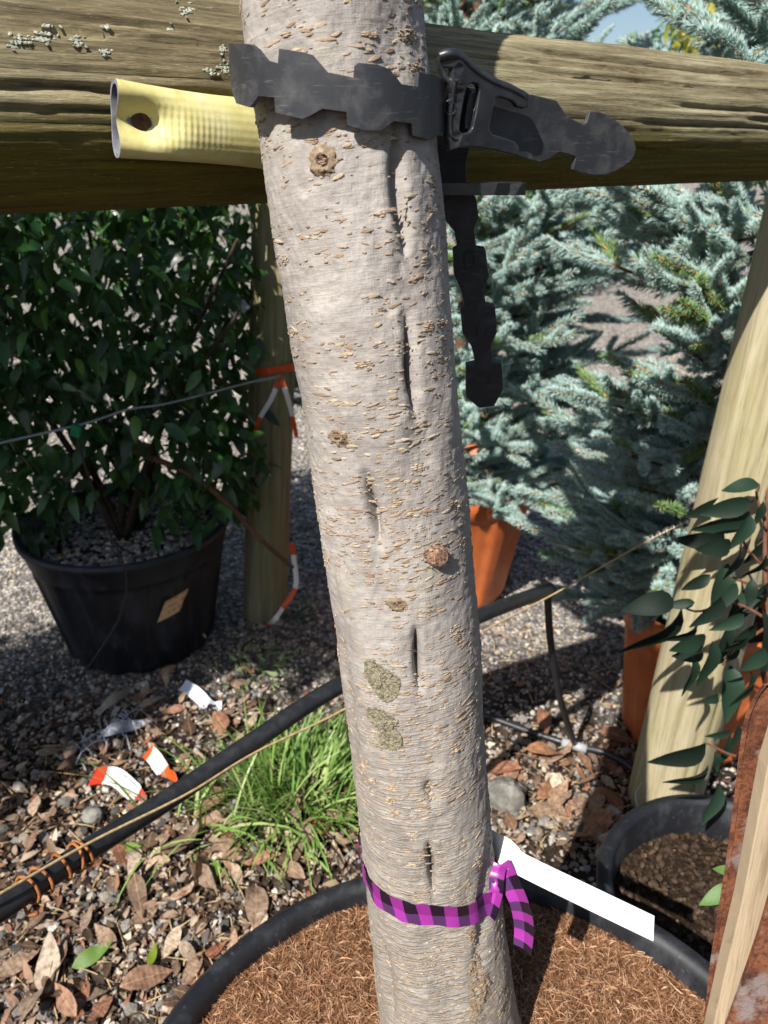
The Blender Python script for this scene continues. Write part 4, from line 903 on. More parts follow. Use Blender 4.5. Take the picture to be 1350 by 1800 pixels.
# ------------------------------------------------------------------ irrigation pipe with wire ties, riser and ground line
pp_ = [at_depth(-120, 1672, .70), at_depth(0, 1597, .75), at_depth(150, 1497, .83), at_depth(300, 1402, .92), at_depth(450, 1300, 1.0), at_depth(600, 1203, 1.09), at_depth(840, 1084, 1.26), at_depth(968, 1036, 1.38)]
ip = thing('irrigation_pipe', pp_[3], 'black poly irrigation pipe bound along a fence wire behind the trunk', 'pipe')
PS = spline(pp_, 90); part('pipe', tube(PS, .0125, 18), BLACK, ip)
wq = [at_depth(-120, 1640, .69), at_depth(0, 1571, .735), at_depth(160, 1480, .815), at_depth(330, 1395, .90), at_depth(450, 1322, .985), at_depth(605, 1247, 1.08), at_depth(845, 1112, 1.26), at_depth(985, 1038, 1.37), at_depth(1140, 950, 1.46), at_depth(1222, 910, 1.50)]
sw = thing('support_wire', wq[7], 'thin tan wire stretched along the black pipe to the pale post', 'wire')
part('strand', tube(spline(wq, 120), .0016, 8), TWINE, sw)
coil = []; Q = spline([wq[8], wq[9]], 70)
for i, p in enumerate(Q[2:]): a = i*.62; coil.append(p + .0075*np.array([.3*math.cos(a), math.cos(a), math.sin(a)]))
part('twist', tube(np.array(coil), .0019, 6), WIRE, sw)
part('post_loop', tube(np.array([[pbase[0]+.04+.079*math.sin(a), pbase[1]-.01-.079*math.cos(a), wq[9][2]] for a in np.linspace(-1.2, 4.9, 40)]), .0016, 6), WIRE, sw)
for x in (50, 75, 105, 128, 150):
    i = int(np.argmin(abs(project(PS)[0]-x))); T, N, Bn = frames(PS); c = PS[i]; pts = []
    for a in np.linspace(0, 2*math.pi, 26): pts.append(c + .0152*(math.cos(a)*N[i]+math.sin(a)*Bn[i]) + T[i]*.0025*math.sin(a+x))
    part('wire_tie', tube(np.array(pts), .0018, 8, False), RWIRE, ip)
i = int(np.argmin(abs(project(PS)[0]-52))); part('wire_tie_end', tube(spline([PS[i]+np.array([0, -.012, -.010]), PS[i]+np.array([.004, -.016, -.016]), PS[i]+np.array([.014, -.016, -.014])], 10), .0017, 6), RWIRE, ip)
gp0 = [at_height(600, 1200), at_height(720, 1238), at_height(845, 1270), at_height(930, 1300), at_height(1008, 1325), at_height(1060, 1337), at_height(1110, 1366), at_height(1160, 1420)]
gp0 = [p + np.array([0, 0, .024]) for p in gp0]
gl = thing('ground_hose', gp0[4], 'thin black irrigation hose on the gravel with a bent riser', 'hose')
part('hose', tube(spline(gp0, 60), .0075, 12), BLACK, gl)
part('riser', tube(spline([gp0[4]+np.array([0, 0, .004]), at_depth(985, 1230, 1.62), at_depth(968, 1130, 1.52), at_depth(963, 1055, 1.42), at_depth(962, 1040, 1.39)], 40), .0072, 12), BLACK, gl)
GREYP = m_simple('grey_fitting', [(.3, '#7c7d80'), (.7, '#a3a4a6')], 60, .4)
dirg = gp0[5]-gp0[3]; dirg /= np.linalg.norm(dirg)
part('tee_fitting', tube(np.array([gp0[4]-dirg*.028, gp0[4]-dirg*.01, gp0[4]+dirg*.01, gp0[4]+dirg*.028]), .0105, 12), GREYP, gl)
tag(part('loose_wire', tube(spline([at_dist(1128, 1376, 1.15), at_dist(1117, 1395, 1.14), at_dist(1122, 1420, 1.12), at_dist(1148, 1444, 1.10)], 24), .0012, 6), WIRE), 'thin pale wire curling round the foot of the pale post', 'wire')

# ------------------------------------------------------------------ terracotta pots and blue spruces
def tpot(c, rb_, rt_, h, label):
    o = thing('terracotta_pot', (c[0], c[1], 0), label, 'pot')
    def md(k, a, r, z): return r + (.004*np.clip(np.sin(a*11)*2, -1, 1) if 2 <= k <= 3 else 0), z
    part('wall', revolve([(rb_*.5, .003), (rb_, .003), (rb_+.004, .02), (rt_-.012, h-.09), (rt_-.008, h-.07), (rt_, h-.065), (rt_+.002, h-.006), (rt_-.006, h), (rt_-.018, h-.006), (rt_-.024, h-.06)], (c[0], c[1], 0), 132, md), TERRA, o)
    part('soil', revolve([(rt_-.022, h-.05), (rt_*.5, h-.04), (.001, h-.035)], (c[0], c[1], 0), 40), SOIL, o); return o
tpot(TAC, .165, .235, .40, 'terracotta coloured pot holding the spruce beside the trunk')
tpot(TBC, .135, .175, .36, 'terracotta coloured pot half hidden behind the pale post')
def shoot_mesh(seed, L, nn, nl, mat2):
    r = np.random.default_rng(seed); P = spline([(0, 0, 0), (L*.5, 0, r.uniform(-.05, .12)*L), (L, r.uniform(-.1, .1)*L, r.uniform(-.1, .2)*L)], 10)
    g = G(); V, F = tube(P, np.linspace(.0030, .0016, 10), 6); g.add(V, F, 0)
    t = np.sort(r.random(nn)); Pi = np.stack([np.interp(t, np.linspace(0, 1, 10), P[:, k]) for k in range(3)], 1)
    phi = r.uniform(0, 2*math.pi, nn); spread = np.radians(r.normal(56, 9, nn)) * np.where(t > .93, .5, 1)
    d = np.stack([np.cos(spread), np.sin(spread)*np.cos(phi), np.sin(spread)*np.sin(phi)], 1); d[:, 2] += .18
    ll = nl*r.uniform(.75, 1.15, nn)*(1-.25*np.abs(t-.4)); wv = np.cross(d, r.normal(size=(nn, 3))); wv /= np.linalg.norm(wv, axis=1)[:, None]; uv_ = np.cross(wv, d); uv_ /= np.linalg.norm(uv_, axis=1)[:, None]
    W = .00085; mid = Pi+d*(ll*.55)[:, None] + np.array([.08, 0, .06])*ll[:, None]; tip = Pi+d*ll[:, None]+np.array([.2, 0, .14])*ll[:, None]
    Vn = np.stack([Pi+wv*W*.7, Pi-wv*W*.35+uv_*W*.6, Pi-wv*W*.35-uv_*W*.6, mid+wv*W, mid-wv*W*.5+uv_*W*.85, mid-wv*W*.5-uv_*W*.85, tip], 1)
    fq = np.array([[0, 1, 4, 3], [1, 2, 5, 4], [2, 0, 3, 5]]); ft_ = np.array([[3, 4, 6], [4, 5, 6], [5, 3, 6]])
    off = 7*np.arange(nn)[:, None, None]; g.add(Vn.reshape(-1, 3), [(fq[None]+off).reshape(-1, 4), (ft_[None]+off).reshape(-1, 3)], 1)
    return mesh('shoot', g, [TWIG, mat2])
shoots = [shoot_mesh(k, .10+.012*(k % 5), 420+20*(k % 4), .0175+.001*(k % 3), NEEDLE) for k in range(8)]
shootg = [shoot_mesh(20+k, .11, 240, .019, NEEDLEG) for k in range(2)]
def spruce_branch(tree, p0, p1, rb0=.006, dens=1., droop=-.035, gfrac=.1):
    p0 = np.asarray(p0, float); p1 = np.asarray(p1, float); L = np.linalg.norm(p1-p0); md = (p0+p1)/2 + np.array([0, 0, droop])
    P = spline([p0, md, p1], 22); T, N, Bn = frames(P)
    br = part('branch', tube(P, np.linspace(rb0, .0022, 22), 7), BOUGH, tree)
    def sh(p, d, s):
        me = shootg[rng.integers(2)] if rng.random() < gfrac else shoots[rng.integers(8)]
        o = bpy.data.objects.new('shoot', me); COL.objects.link(o); o.parent = br
        o.matrix_local = Matrix.Translation(Vector(p)) @ Matrix(basis(d, roll=rng.uniform(0, 6.28)).tolist()).to_4x4() @ Matrix.Scale(s, 4)
    br.matrix_parent_inverse = Matrix.Translation(-wloc(tree))
    n = max(4, int(L/.045*dens))
    for k in range(n):
        t = .22 + .74*(k+.5*rng.random())/n; i = min(21, int(t*21)); side = -1 if k % 2 else 1
        lat = np.cross(T[i], [0, 0, 1]); lat /= np.linalg.norm(lat)+1e-9
        d = T[i]*rng.uniform(.45, .85) + side*lat*rng.uniform(.5, 1.) + np.array([rng.normal()*.15, rng.normal()*.15, rng.uniform(-.15, .5)])
        sh(P[i], d, rng.uniform(.75, 1.15)*(1.15-.35*t))
        if rng.random() < .7: sh(P[i], T[i]+np.array([rng.normal()*.25, rng.normal()*.25, .35+rng.normal()*.2]), rng.uniform(.65, .95))
    for k in np.linspace(.45, .86, max(2, int(L/.11))):
        i = int(k*21); sh(P[i], T[i], rng.uniform(.85, 1.05))
    sh(P[-2], T[-1], 1.0); return br
def spruce(base, h, label, trunk_r=.022):
    o = thing('blue_spruce', base, label, 'spruce'); base = np.asarray(base, float)
    part('trunk', tube(spline([base, base+[.01, .0, h*.5], base+[0, .01, h]], 24), np.linspace(trunk_r, .006, 24), 12), BOUGH, o); return o
sA = spruce((TAC[0], TAC[1], .34), 1.9, 'blue spruce growing in the terracotta pot beside the trunk')
def grow(tree, base, ends, dz=-.03, **k):
    for (px, py, d) in ends:
        e = at_dist(px, py, d); L = np.hypot(*(e[:2]-base[:2])); p0 = np.array([base[0], base[1], np.clip(e[2]+dz*L/.5, .45, 2.2)]); spruce_branch(tree, p0, e, **k)
grow(sA, TAC, [(1000, 400, 2.0), (955, 500, 1.9), (905, 640, 1.85), (930, 740, 1.8), (995, 770, 1.9), (950, 860, 1.72), (1035, 700, 2.15), (1085, 450, 2.35), (1090, 370, 2.4), (900, 430, 1.88), (860, 560, 1.82), (850, 770, 1.75),
               (1000, 880, 1.9), (905, 905, 1.70), (880, 850, 1.9), (960, 640, 2.2), (980, 560, 2.3), (860, 390, 1.95), (930, 360, 2.2), (1030, 340, 2.5), (840, 660, 2.0), (880, 710, 2.2), (960, 810, 2.2), (1040, 820, 2.2), (830, 440, 1.75), (905, 520, 1.75), (880, 600, 1.7), (960, 590, 1.85), (940, 690, 1.72), (1000, 480, 1.9), (840, 350, 1.8), (970, 350, 1.9), (900, 790, 1.68), (850, 500, 2.3), (930, 440, 2.4), (1040, 400, 2.3), (1010, 640, 2.0), (830, 720, 1.68), (1010, 430, 1.8), (1045, 490, 2.0), (980, 540, 1.9), (1080, 410, 2.1), (1150, 360, 2.2), (960, 600, 1.75), (900, 470, 1.7), (1060, 345, 2.0), (990, 690, 1.8), (930, 580, 2.1), (870, 660, 1.72), (1000, 350, 1.75)])
grow(sA, TAC, [(800, 40, 1.9), (900, 10, 1.95), (1000, 60, 2.0), (1080, 10, 2.1), (960, 110, 1.8), (860, 100, 1.9), (770, 90, 2.0), (1060, 120, 2.2), (930, 60, 2.4), (830, 20, 2.4), (1010, -40, 2.1), (900, -60, 2.0), (1110, 90, 2.5), (1000, 20, 2.5)], gfrac=.05)
for k in range(64):
    a = rng.uniform(-.2, math.pi-.1) if k < 48 else rng.uniform(math.pi*.8, math.pi*1.25); z = rng.uniform(.6, 2.1); L = np.interp(z, [.6, 2.2], [.62, .15])*rng.uniform(.7, 1)
    spruce_branch(sA, [TAC[0], TAC[1], z], [TAC[0]+L*math.cos(a), TAC[1]+L*math.sin(a), z-.12*rng.random()], dens=.7)
sB = spruce((TBC[0], TBC[1], .30), 1.7, 'blue spruce with long low boughs growing behind the pale post')
grow(sB, TBC, [(1205, 350, 1.5), (1150, 410, 1.52), (1045, 455, 1.50), (1190, 500, 1.42), (1215, 620, 1.38), (1175, 690, 1.4), (1060, 690, 1.5), (1050, 800, 1.42), (1095, 850, 1.36), (1000, 960, 1.42), (1050, 1050, 1.42), (1100, 1075, 1.36),
               (985, 905, 1.52), (1150, 950, 1.34), (1190, 820, 1.36), (1130, 770, 1.45), (1250, 420, 1.42), (1290, 355, 1.42), (1270, 540, 1.4), (1140, 1020, 1.40), (1030, 990, 1.55), (1080, 930, 1.5), (1120, 700, 1.6), (1090, 360, 1.62), (1160, 880, 1.5), (1060, 880, 1.6), (1180, 1040, 1.36), (1240, 700, 1.35), (1210, 760, 1.33), (1130, 830, 1.38), (1040, 760, 1.5), (1100, 980, 1.38), (1020, 880, 1.5), (1170, 570, 1.5), (1230, 480, 1.38), (1190, 900, 1.32), (1130, 420, 1.55), (1080, 740, 1.5), (1000, 740, 1.55), (1150, 660, 1.42), (1040, 700, 1.42), (1190, 370, 1.4), (1110, 350, 1.5), (1230, 560, 1.34), (1100, 800, 1.34), (1060, 930, 1.36)], gfrac=.16)
grow(sB, TBC, [(1240, 60, 1.5), (1320, 50, 1.45), (1190, 20, 1.6), (1310, 110, 1.4), (1350, 90, 1.5), (1290, 0, 1.6), (1340, 10, 1.4), (1180, 110, 1.7)], gfrac=.06)
for k in range(18):
    a = rng.uniform(-.6, 1.9); z = rng.uniform(.6, 1.9); L = np.interp(z, [.6, 2.], [.6, .15])*rng.uniform(.7, 1)
    spruce_branch(sB, [TBC[0], TBC[1], z], [TBC[0]+L*math.cos(a), TBC[1]+L*math.sin(a), z-.12*rng.random()], dens=.7)

# ------------------------------------------------------------------ black pot on the right, soil, stick
bp = thing('round_pot', (BPC[0], BPC[1], 0), 'black plastic pot of bare soil at the foot of the pale post', 'pot')
part('wall', revolve([(.13, .003), (.145, .003), (.18, .27), (.192, .285), (.197, .298), (.193, .308), (.182, .310), (.174, .300), (.170, .24), (.16, .2)], (BPC[0], BPC[1], 0), 96), POTB, bp)
a2 = np.linspace(0, 6.283, 60, endpoint=False); rd = np.linspace(.001, .172, 24); sx_ = BPC[0]+rd[:, None]*np.cos(a2); sy_ = BPC[1]+rd[:, None]*np.sin(a2)
part('soil', (np.stack([sx_, sy_, .245+.014*fbm(np.stack([sx_*30, sy_*30, 0*sx_], -1), 4)], -1).reshape(-1, 3), grid_faces(24, 60, True)), SOIL, bp)
a_ = rng.uniform(0, 6.283, 500); r_ = .165*np.sqrt(rng.random(500)); xy = np.stack([BPC[0]+r_*np.cos(a_), BPC[1]+r_*np.sin(a_)], 1)
CRUMB = m_simple('soil_crumb', [(.3, '#231a13'), (.6, '#4a3a2c'), (.8, '#76624f')], 60, .95)
part('crumbs', stones(xy, rng.uniform(.004, .013, 500), np.full(500, .25)), CRUMB, bp, smooth=False, kind='stuff')

# ------------------------------------------------------------------ dark leaved shrub on the right
sleaf = []
for k in range(6):
    V0, F0, uv0 = leaf_mesh(8, .30+.06*k, .12+.10*k, .42+.03*(k % 3)); sleaf.append(mesh('leaf', (V0, F0), SHRUB, uv=uv0))
Zs = lambda u, v: (1050+u/2.57, 800+v/2.57)
shr = thing('dark_leaf_shrub', (.62, .98, .25), 'dark glossy leaved shrub reaching in front of the pale post', 'shrub')
LV_ = [(730,130,590,150), (700,175,450,280), (690,205,510,268), (690,250,510,360), (575,375,420,400), (690,270,640,410), (750,210,720,310), (771,370,690,480), (600,405,495,430), (640,415,620,545), (590,490,545,685), (510,540,405,610),
       (630,580,545,700), (740,600,625,710), (345,655,165,690), (440,665,330,680), (380,690,200,920), (450,760,360,860), (490,820,360,880), (480,900,370,908), (520,840,490,1035), (430,910,425,1080), (600,950,615,1180), (690,980,680,1130),
       (745,700,771,990), (600,760,570,920), (680,820,620,870), (545,1090,510,1110), (490,1300,320,1415), (500,1400,375,1520), (530,1340,545,1415), (600,1270,570,1395), (640,1220,630,1300), (550,1490,515,1650), (600,1240,530,1280),
       (760,450,700,560), (800,560,720,640), (700,640,610,760), (760,880,690,960), (830,760,800,900), (810,200,770,330), (660,720,560,790), (720,760,640,840), (830,1000,760,1090), (700,560,690,660), (640,860,560,960), (820,420,760,520), (560,640,500,760)]
tips = []
for i, (u0, v0, u1, v1) in enumerate(LV_):
    a_, b_ = Zs(u0, v0), Zs(u1, v1); dz = 1.16 + .10*math.sin(i*2.1); p = at_depth(*a_, dz); e = at_depth(*b_, dz - .012 + .02*math.sin(i*1.3)); d = e-p; Ls = np.linalg.norm(d)
    place(sleaf[i % 6], 'leaf', p, d, max(Ls, .035)*1.15, rng.normal()*.30, shr, up=(.35, -.75, .35)); tips.append(p)
ms = [at_depth(1420, 1560, 1.2), at_depth(1385, 1350, 1.2), at_depth(1360, 1150, 1.2), at_depth(1345, 1000, 1.2), at_depth(1350, 850, 1.2)]
MS = spline(ms, 40); part('stem', tube(MS, np.linspace(.006, .003, 40), 8), STEM, shr)
for b in ([(1352, 1090), (1290, 1060), (1225, 1075), (1180, 1055)], [(1348, 1000), (1310, 960), (1300, 900), (1325, 880)], [(1346, 1040), (1300, 1020), (1280, 1010)], [(1380, 1320), (1300, 1330), (1250, 1310), (1240, 1306)], [(1390, 1380), (1310, 1385), (1270, 1370)], [(1348, 930), (1330, 870), (1335, 850)], [(1352, 1100), (1290, 1140), (1270, 1170)]):
    part('twig', tube(spline([at_depth(x, y, 1.19) for x, y in b], 14), np.linspace(.003, .0013, 14), 6), STEM, shr)
# small pale sprig beside the steel
spr = thing('leaf_sprig', at_depth(1285, 1600, .80), 'small green sprig poking past the rusty steel edge', 'sprig')
SPG = m_leafy('sprig_leaf', [(0, '#4f7038'), (1, '#6a8a4c')], .4, .4, .2, rnd='obj')
for (a_, b_) in (((1292, 1560), (1232, 1588)), ((1290, 1535), (1258, 1526)), ((1290, 1548), (1278, 1548))):
    p = at_depth(*a_, .80); e = at_depth(*b_, .79); o = place(sleaf[1], 'leaf', p, e-p, np.linalg.norm(e-p), .3, spr, up=(0, -.6, .7)); o.data = o.data.copy(); o.data.materials.clear(); o.data.materials.append(SPG)
part('stem', tube(np.array([at_depth(1290, 1520, .80), at_depth(1292, 1560, .80), at_depth(1296, 1640, .79)]), .0015, 6), STEM, spr)

# ------------------------------------------------------------------ rusty steel channel and timber stake
def zst(py, near=0.): return np.interp(py, [1200, 1790], [.66, .80]) - near
sp_edge = [(1236, 1800), (1247, 1700), (1262, 1600), (1275, 1520), (1287, 1430), (1298, 1330), (1307, 1270), (1318, 1238), (1333, 1213), (1352, 1200)]
sw_ = thing('steel_channel', at_depth(1240, 1800, .80), 'rusty steel channel with rounded top and turned edge standing in the tree pot', 'steel channel')
outl = sp_edge + [(1420, 1190), (1470, 1200), (1440, 1800), (1430, 1960), (1216, 1960)]
pl_ = part('web', sheet(outl, [], lambda x, y: at_depth(x, y, zst(y, -.012)), .004), RUST, sw_, smooth=False); pl_.data.materials.append(RUST)
E_ = [at_depth(x, y, zst(y)) for x, y in [(1200, 1960)] + sp_edge + [(1420, 1190)]]; E_ = spline(E_, 90); V = []
for p in E_:
    bk_ = p/1.0 - np.array([0, 0, CH]); bk_ /= np.linalg.norm(bk_); V += [p, p + np.array([.0045, 0, .0005]), p + bk_*.022 + np.array([.0045, 0, 0]), p + bk_*.022]
V = np.array(V).reshape(-1, 4, 3); part('flange', G().add(V.reshape(-1, 3), [grid_faces(90, 4, True), np.array([[0, 1, 2, 3]]), np.array([[3, 2, 1, 0]])+89*4]), RUST, sw_, smooth=False)
stk = [(1350, 1270), (1332, 1330), (1312, 1440), (1290, 1560), (1262, 1680), (1236, 1800), (1200, 1960), (1240, 1960), (1272, 1800), (1300, 1720), (1330, 1630), (1362, 1520), (1400, 1400), (1420, 1270)]
so_ = part('timber_stake', sheet(stk, [], lambda x, y: at_depth(x, y, zst(y, .012)), .018), STAKE, smooth=False)
so_.data.materials.append(STAKE); bevel(so_, .0012, 2)
uvl = so_.data.uv_layers.new(name='UVMap')
for l in so_.data.loops:
    co = so_.data.vertices[l.vertex_index].co; uvl.data[l.index].uv = (co.x*.97+co.y*.1, co.z*1.0)
tag(so_, 'grey weathered timber stake leaning inside the rusty steel channel', 'stake')
pl2 = part('steel_plate', sheet([(1274, 1800), (1302, 1722), (1332, 1634), (1364, 1524), (1440, 1500), (1480, 1960), (1220, 1960)], [], lambda x, y: at_depth(x, y, zst(y, .045)), .004), RUST, smooth=False); pl2.data.materials.append(RUST)
tag(pl2, 'rust mottled steel plate in front of the timber stake', 'steel plate')

# ------------------------------------------------------------------ grass tuft, weeds
def grass(c, n, R, hmin, hmax, name, label, flat=.8):
    a = rng.uniform(0, 6.283, n); r = R*np.sqrt(rng.random(n))*.45; b = np.stack([c[0]+r*np.cos(a), c[1]+r*np.sin(a), np.full(n, c[2])], 1)
    oa = a + rng.normal(size=n)*.6; L = rng.uniform(hmin, hmax, n); lean = rng.uniform(.15, 1.15, n)*flat; W = rng.uniform(.0018, .0036, n); V = []
    for k, t in enumerate(np.linspace(0, 1, 6)):
        hor = L*t*np.sin(lean*(.5+.7*t)); ver = L*t*np.cos(lean*(.5+.75*t)); cpt_ = b + np.stack([hor*np.cos(oa), hor*np.sin(oa), ver], 1); sd_ = np.stack([-np.sin(oa), np.cos(oa), .3+0*oa], 1); ww = W*(1-t**2.2)+.0001
        V += [cpt_-sd_*ww[:, None], cpt_+sd_*ww[:, None]]
    V = np.stack(V, 1); f = np.array([[2*k, 2*k+1, 2*k+3, 2*k+2] for k in range(5)])
    tag(part(name, (V.reshape(-1, 3), (f[None]+12*np.arange(n)[:, None, None]).reshape(-1, 4)), GRASS), label, 'grass', kind='stuff')
grass(at_height(545, 1395), 480, .30, .06, .165, 'grass_tuft', 'bright green grass tuft growing behind the tree pot', 1.05)
grass(at_height(480, 1420), 130, .30, .08, .22, 'grass_tuft', 'thin green blades sprawling over dead leaves beside the grass tuft', 1.25)
grass(at_height(330, 1460), 26, .25, .10, .22, 'grass_tuft', 'sparse grass blades under the black irrigation pipe', 1.3)
def weed(c, n, R, label, h=.05, m=FARG):
    P = np.asarray(c)+np.stack([rng.normal(size=n)*R*.5, rng.normal(size=n)*R*.5, rng.uniform(.003, h, n)], 1); D = np.stack([rng.normal(size=n), rng.normal(size=n), rng.normal(size=n)*.3+.2], 1)
    V, F = leaf_cloud(P, D, rng.uniform(.012, .035, n), 3, .35); tag(part('ground_weed', (V, F), m), label, 'weed', kind='stuff')
weed(at_height(455, 1180), 130, .13, 'grey green weed patch beside the foot of the shaded post', .05, m_leafy('weed_leaf', [(0, '#54683a'), (1, '#97a379')], .6, .2, .2))
weed(at_height(520, 1085), 60, .08, 'small mossy weed right of the shaded post', .03)
weed(at_height(880, 850), 40, .10, 'yellow green weed at the foot of the spruce', .06, GOLD)

# ------------------------------------------------------------------ fallen leaves and litter
dl = []
for k in range(10):
    V0, F0, uv0 = leaf_mesh(7, rng.uniform(-.5, .7), rng.uniform(-.9, .6), rng.uniform(.36, .55)); V0[:, 2] += .07*np.sin(V0[:, 0]*5+k)*V0[:, 1]/.2 + .03*rng.normal(size=len(V0)); V0[:, 2] -= V0[:, 2].min(); V0[:, 0] -= .5
    dl.append(mesh('fallen_leaf', (V0, F0), DRY, uv=uv0))
def drop(px, py, size, yaw, tilt=0., k=None, h=0.):
    p = at_height(px, py); o = bpy.data.objects.new('fallen_leaf', dl[k if k is not None else rng.integers(10)]); COL.objects.link(o)
    o.location = (p[0], p[1], float(gh(p[0], p[1])) + .004 + h); o.rotation_euler = (rng.normal()*.15+tilt, rng.normal()*.18, yaw); o.scale = (size, size*rng.uniform(.8, 1.1), size*.8); return o
cnt = 0
for (xa, xb), (ya, yb), n in [((0, 640), (1290, 1530), 60), ((0, 460), (1500, 1800), 62), ((230, 470), (1190, 1330), 30), ((860, 1110), (1330, 1500), 62), ((850, 1100), (1120, 1300), 8), ((330, 620), (1440, 1560), 26)]:
    for _ in range(n):
        px, py = rng.uniform(xa, xb), rng.uniform(ya, yb)
        if not outside(at_height(px, py)[None, :2], .02)[0]: continue
        o = drop(px, py, min(max(rng.gamma(6., .0085), .022), .095), rng.uniform(0, 6.28), rng.normal()*.25, h=rng.uniform(0, .012))
        tag(o, 'dry brown fallen leaf lying among the litter on the ground', 'leaf', 'fallen leaves on the ground'); cnt += 1
for (px, py, s, yaw, tilt, lab_) in [(350, 1540, .10, 1.4, .9, 'upright orange brown fallen leaf beside the tree pot rim'), (1090, 1318, .105, -.25, .2, 'large reddish brown fallen leaf on gravel near the pale post'), (960, 1345, .10, .1, .1, 'big pale tan fallen leaf just below the black ground hose'),
                                     (320, 1500, .09, .9, .1, 'broad grey brown leaf under the grass blades'), (260, 1735, .085, .5, .2, 'curled yellowish leaf beside the large tree pot')]:
    tag(drop(px, py, s, yaw, tilt, h=.012), lab_, 'leaf')
GLF = m_leafy('green_fallen_leaf', [(0, '#3f6a2a'), (1, '#8a9a2e')], .4, .4, .25, rnd='obj')
for i, (px, py, s, yaw, lab_) in enumerate([(165, 1690, .07, .6, 'dark green fallen leaf on the soil'), (270, 1690, .04, 1.5, 'small green leaf tip among the brown litter'), (376, 1545, .05, 1.3, 'small green leaf standing next to the upright brown leaf'), (235, 1500, .05, -.3, 'yellow curled leaf beneath the irrigation pipe')]):
    o = drop(px, py, s, yaw, .4, k=i, h=.01); o.data = o.data.copy(); o.data.materials.clear(); o.data.materials.append(GLF); tag(o, lab_, 'leaf')
n = 8200; regs = [((-60, 640), (1230, 1800)), ((860, 1120), (1280, 1520))]; Pl = []
for i in range(n):
    (xa, xb), (ya, yb) = regs[0 if i < 7000 else 1]; Pl.append(at_height(rng.uniform(xa, xb), rng.uniform(ya, yb)))
Pl = np.array(Pl); Pl = Pl[outside(Pl[:, :2])]; n = len(Pl); Pl[:, 2] = gh(Pl[:, 0], Pl[:, 1]) + rng.uniform(.002, .010, n)
Dl = np.stack([rng.normal(size=n), rng.normal(size=n), rng.normal(size=n)*.25], 1); V, F = leaf_cloud(Pl, Dl, rng.gamma(3., .0052, n).clip(.005, .036), 3, .5, rng.normal(size=n)*.5, .4, .5)
LITTER = m_leafy('leaf_crumbs', [(0, '#211812'), (.3, '#4a3a30'), (.55, '#78634f'), (.76, '#9f8c78'), (.88, '#7d4c34'), (1, '#c8b9a5')], .75, .2, .1, '#8a5a30')
tag(part('leaf_litter', (V, F), LITTER), 'crumbled dry leaf litter and bark bits on the soil', 'litter', kind='stuff')
n = 420; Pt = np.array([at_height(*((rng.uniform(0, 620), rng.uniform(1250, 1800)) if rng.random() < .7 else (rng.uniform(860, 1120), rng.uniform(1100, 1500)))) for _ in range(n)]); Pt = Pt[outside(Pt[:, :2])]; gt = G()
for p in Pt:
    a = rng.uniform(0, 6.28); L = rng.uniform(.02, .08); d = np.array([math.cos(a), math.sin(a), rng.normal()*.1]); gt.add(*tube(np.array([p+[0, 0, .008], p+d*L*.5+[0, 0, .011], p+d*L+[rng.normal()*.004, 0, .007]]), [.0012, .0012, .0006], 5))
tag(part('twig_litter', gt, TWINE), 'thin dry twigs and stalks scattered in the leaf litter', 'litter', kind='stuff')

# ------------------------------------------------------------------ rock, scraps on the ground
def rock(px, py, s, label, flat=.7, seed=0):
    u = np.linspace(0, math.pi, 26); v = np.linspace(0, 2*math.pi, 40, endpoint=False); D = np.stack([np.sin(u)[:, None]*np.cos(v), np.sin(u)[:, None]*np.sin(v), np.cos(u)[:, None]+0*v], -1)
    r = 1+.5*fbm(D*1.3+seed, 4); r = np.round(r*5)/5*.35+r*.65; p = at_height(px, py); V = D*r[..., None]*s*np.array([1, .8, flat]) + p + [0, 0, s*flat*.45]
    tag(part('rock', (V.reshape(-1, 3), grid_faces(26, 40, True)[:, ::-1]), ROCK), label, 'rock')
rock(882, 1408, .048, 'dark grey rock beside the trunk on leaf litter', .9, 4)
rock(200, 1580, .018, 'grey pebble among the leaf litter', .8, 9); rock(165, 1440, .022, 'pale lumpy stone near the red and white tape', .8, 12)
def scrap(name, pts, width, m, label, cat, wdir=(0, 1, .4), per=.1, twist=.4, taper=None, h=.012):
    P_ = [at_height(x, y)+np.array([0, 0, h+.012*math.sin(i*2.)]) for i, (x, y) in enumerate(pts)]; o = strip(name, P_, width, m, None, wdir, per, twist, taper=taper); return tag(o, label, cat)
scrap('tape_scrap', [(165, 1378), (205, 1385), (235, 1398), (258, 1412)], .042, TAPER, 'white tape scrap with red ends on the soil', 'tape', (.2, 1, .3), .155, .2, ([0, .7, 1], [1, .9, .2]), .02)
scrap('tape_scrap', [(262, 1332), (275, 1350), (295, 1368), (312, 1376)], .035, TAPE, 'crumpled orange and white tape scrap near the irrigation pipe', 'tape', (.5, 1, .6), .10, 1., None, .02)
scrap('plastic_scrap', [(322, 1212), (345, 1232), (370, 1246), (390, 1250)], .032, WHITEP, 'bluish white plastic strip among dead leaves', 'plastic scrap', (.2, 1, .4), .1, .4, None, .014)
scrap('stick_scrap', [(172, 1262), (205, 1240), (235, 1215), (262, 1208)], .032, m_simple('pale_bark', [(.3, '#7e7466'), (.7, '#aaa08f')], 60), 'pale grey strip of bark in front of the navy pot', 'bark strip', (.3, 1, .3), .1, .2, ([0, .6, 1], [.5, 1, .8]), .012)
gN = G(); c_n = at_height(190, 1300)
for i in range(46):
    f = rng.random(); a0 = at_height(140+95*f+rng.normal()*6, 1330-60*f+rng.normal()*10)+[0, 0, .012]; a1 = a0 + np.array([rng.normal()*.03, rng.normal()*.03, .006]); gN.add(*tube(spline([a0, (a0+a1)/2+[0, 0, rng.uniform(.004, .018)], a1], 6), .0011, 5))
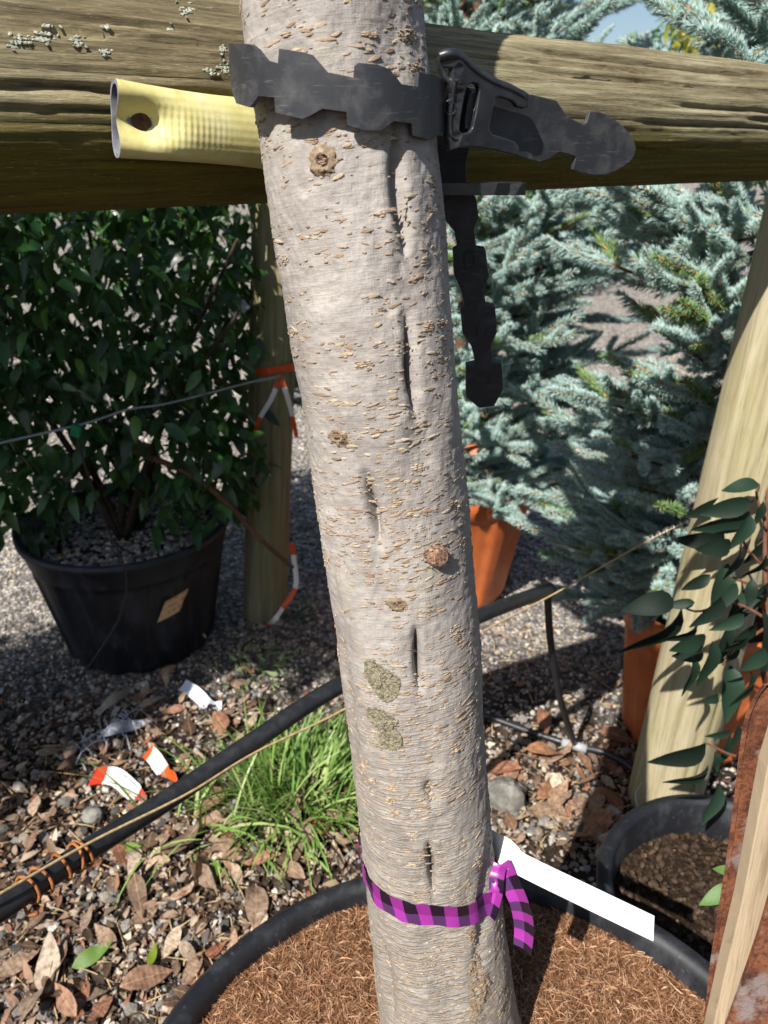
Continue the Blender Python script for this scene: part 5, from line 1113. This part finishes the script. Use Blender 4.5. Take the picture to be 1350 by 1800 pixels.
V0, F0, _ = leaf_mesh(8, .3, .1, .5); gN.add(V0*np.array([.12, .11, .1]) @ rotm((0, 0, 1), .6).T + at_height(180, 1305) + [0, 0, .016], F0)
tag(part('net_scrap', gN, NET), 'tangled grey netting scrap lying in the shade', 'netting')

# ------------------------------------------------------------------ unseen trees added at left to cast shade, and far planting
def crown_tree(name, base, c, R, n, label, m, size=(.05, .09), clumps=26, trunk_r=.03, group=None, gap=.0):
    o = thing(name, base, label, 'tree' if 'tree' in name else 'shrub', group); base = np.asarray(base, float); c = np.asarray(c, float)
    part('trunk', tube(spline([base, (base+c)/2+[.02, 0, 0], c+[0, 0, R[2]*.6]], 20), np.linspace(trunk_r, trunk_r*.25, 20), 10), STEM, o)
    cc = rng.normal(size=(clumps, 3)); cc /= np.linalg.norm(cc, axis=1)[:, None]; cc = c + cc*np.asarray(R)*rng.uniform(.35, .9, (clumps, 1))
    for q in cc[:8]: part('limb', tube(spline([c*.6+base*.4+[0, 0, R[2]*.2], (c+q)/2, q], 8), np.linspace(trunk_r*.4, .004, 8), 6), STEM, o)
    P = cc[rng.integers(clumps, size=n)] + rng.normal(size=(n, 3))*np.asarray(R)*.20; D = rng.normal(size=(n, 3)); D[:, 2] -= .5
    V, F = leaf_cloud(P, D, rng.uniform(*size, n), 3, .45); part('crown', (V, F), m, o, kind='stuff'); return o
crown_tree('shade_tree', (-1.50, .56, 0), (-1.38, .60, 2.0), (.42, .38, .46), 5600, 'unseen leafy tree added at left to shade the navy pot', HEDGE, (.05, .09))  # out of view, placed so its crown shades the shrub and pot
crown_tree('shade_tree', (-2.0, .10, 0), (-1.86, .16, 1.98), (.38, .30, .42), 4200, 'second unseen leafy tree added to widen the shade at left', HEDGE, (.05, .09))  # also out of view, added to darken the ground round the pot
crown_tree('golden_conifer', (2.2, 5.4, 0), (2.2, 5.4, 2.0), (.45, .4, .7), 2500, 'golden yellow conifer far behind the spruces', GOLD, (.05, .10))
crown_tree('golden_conifer', (.55, 6.2, 0), (.55, 6.2, 2.0), (.5, .4, .8), 2500, 'golden conifer seen just right of the trunk above the rail', GOLD, (.05, .10))
crown_tree('green_conifer', (2.9, 7.0, 0), (2.9, 7.0, 1.9), (.7, .5, .9), 3500, 'green conifer far behind at the right', FARG, (.06, .12))
crown_tree('background_shrub', (-1.6, 6.4, 0), (-1.6, 6.4, 1.3), (1.2, .5, 1.1), 5000, 'dark shrub row far behind the log rail at the left', HEDGE, (.07, .13))
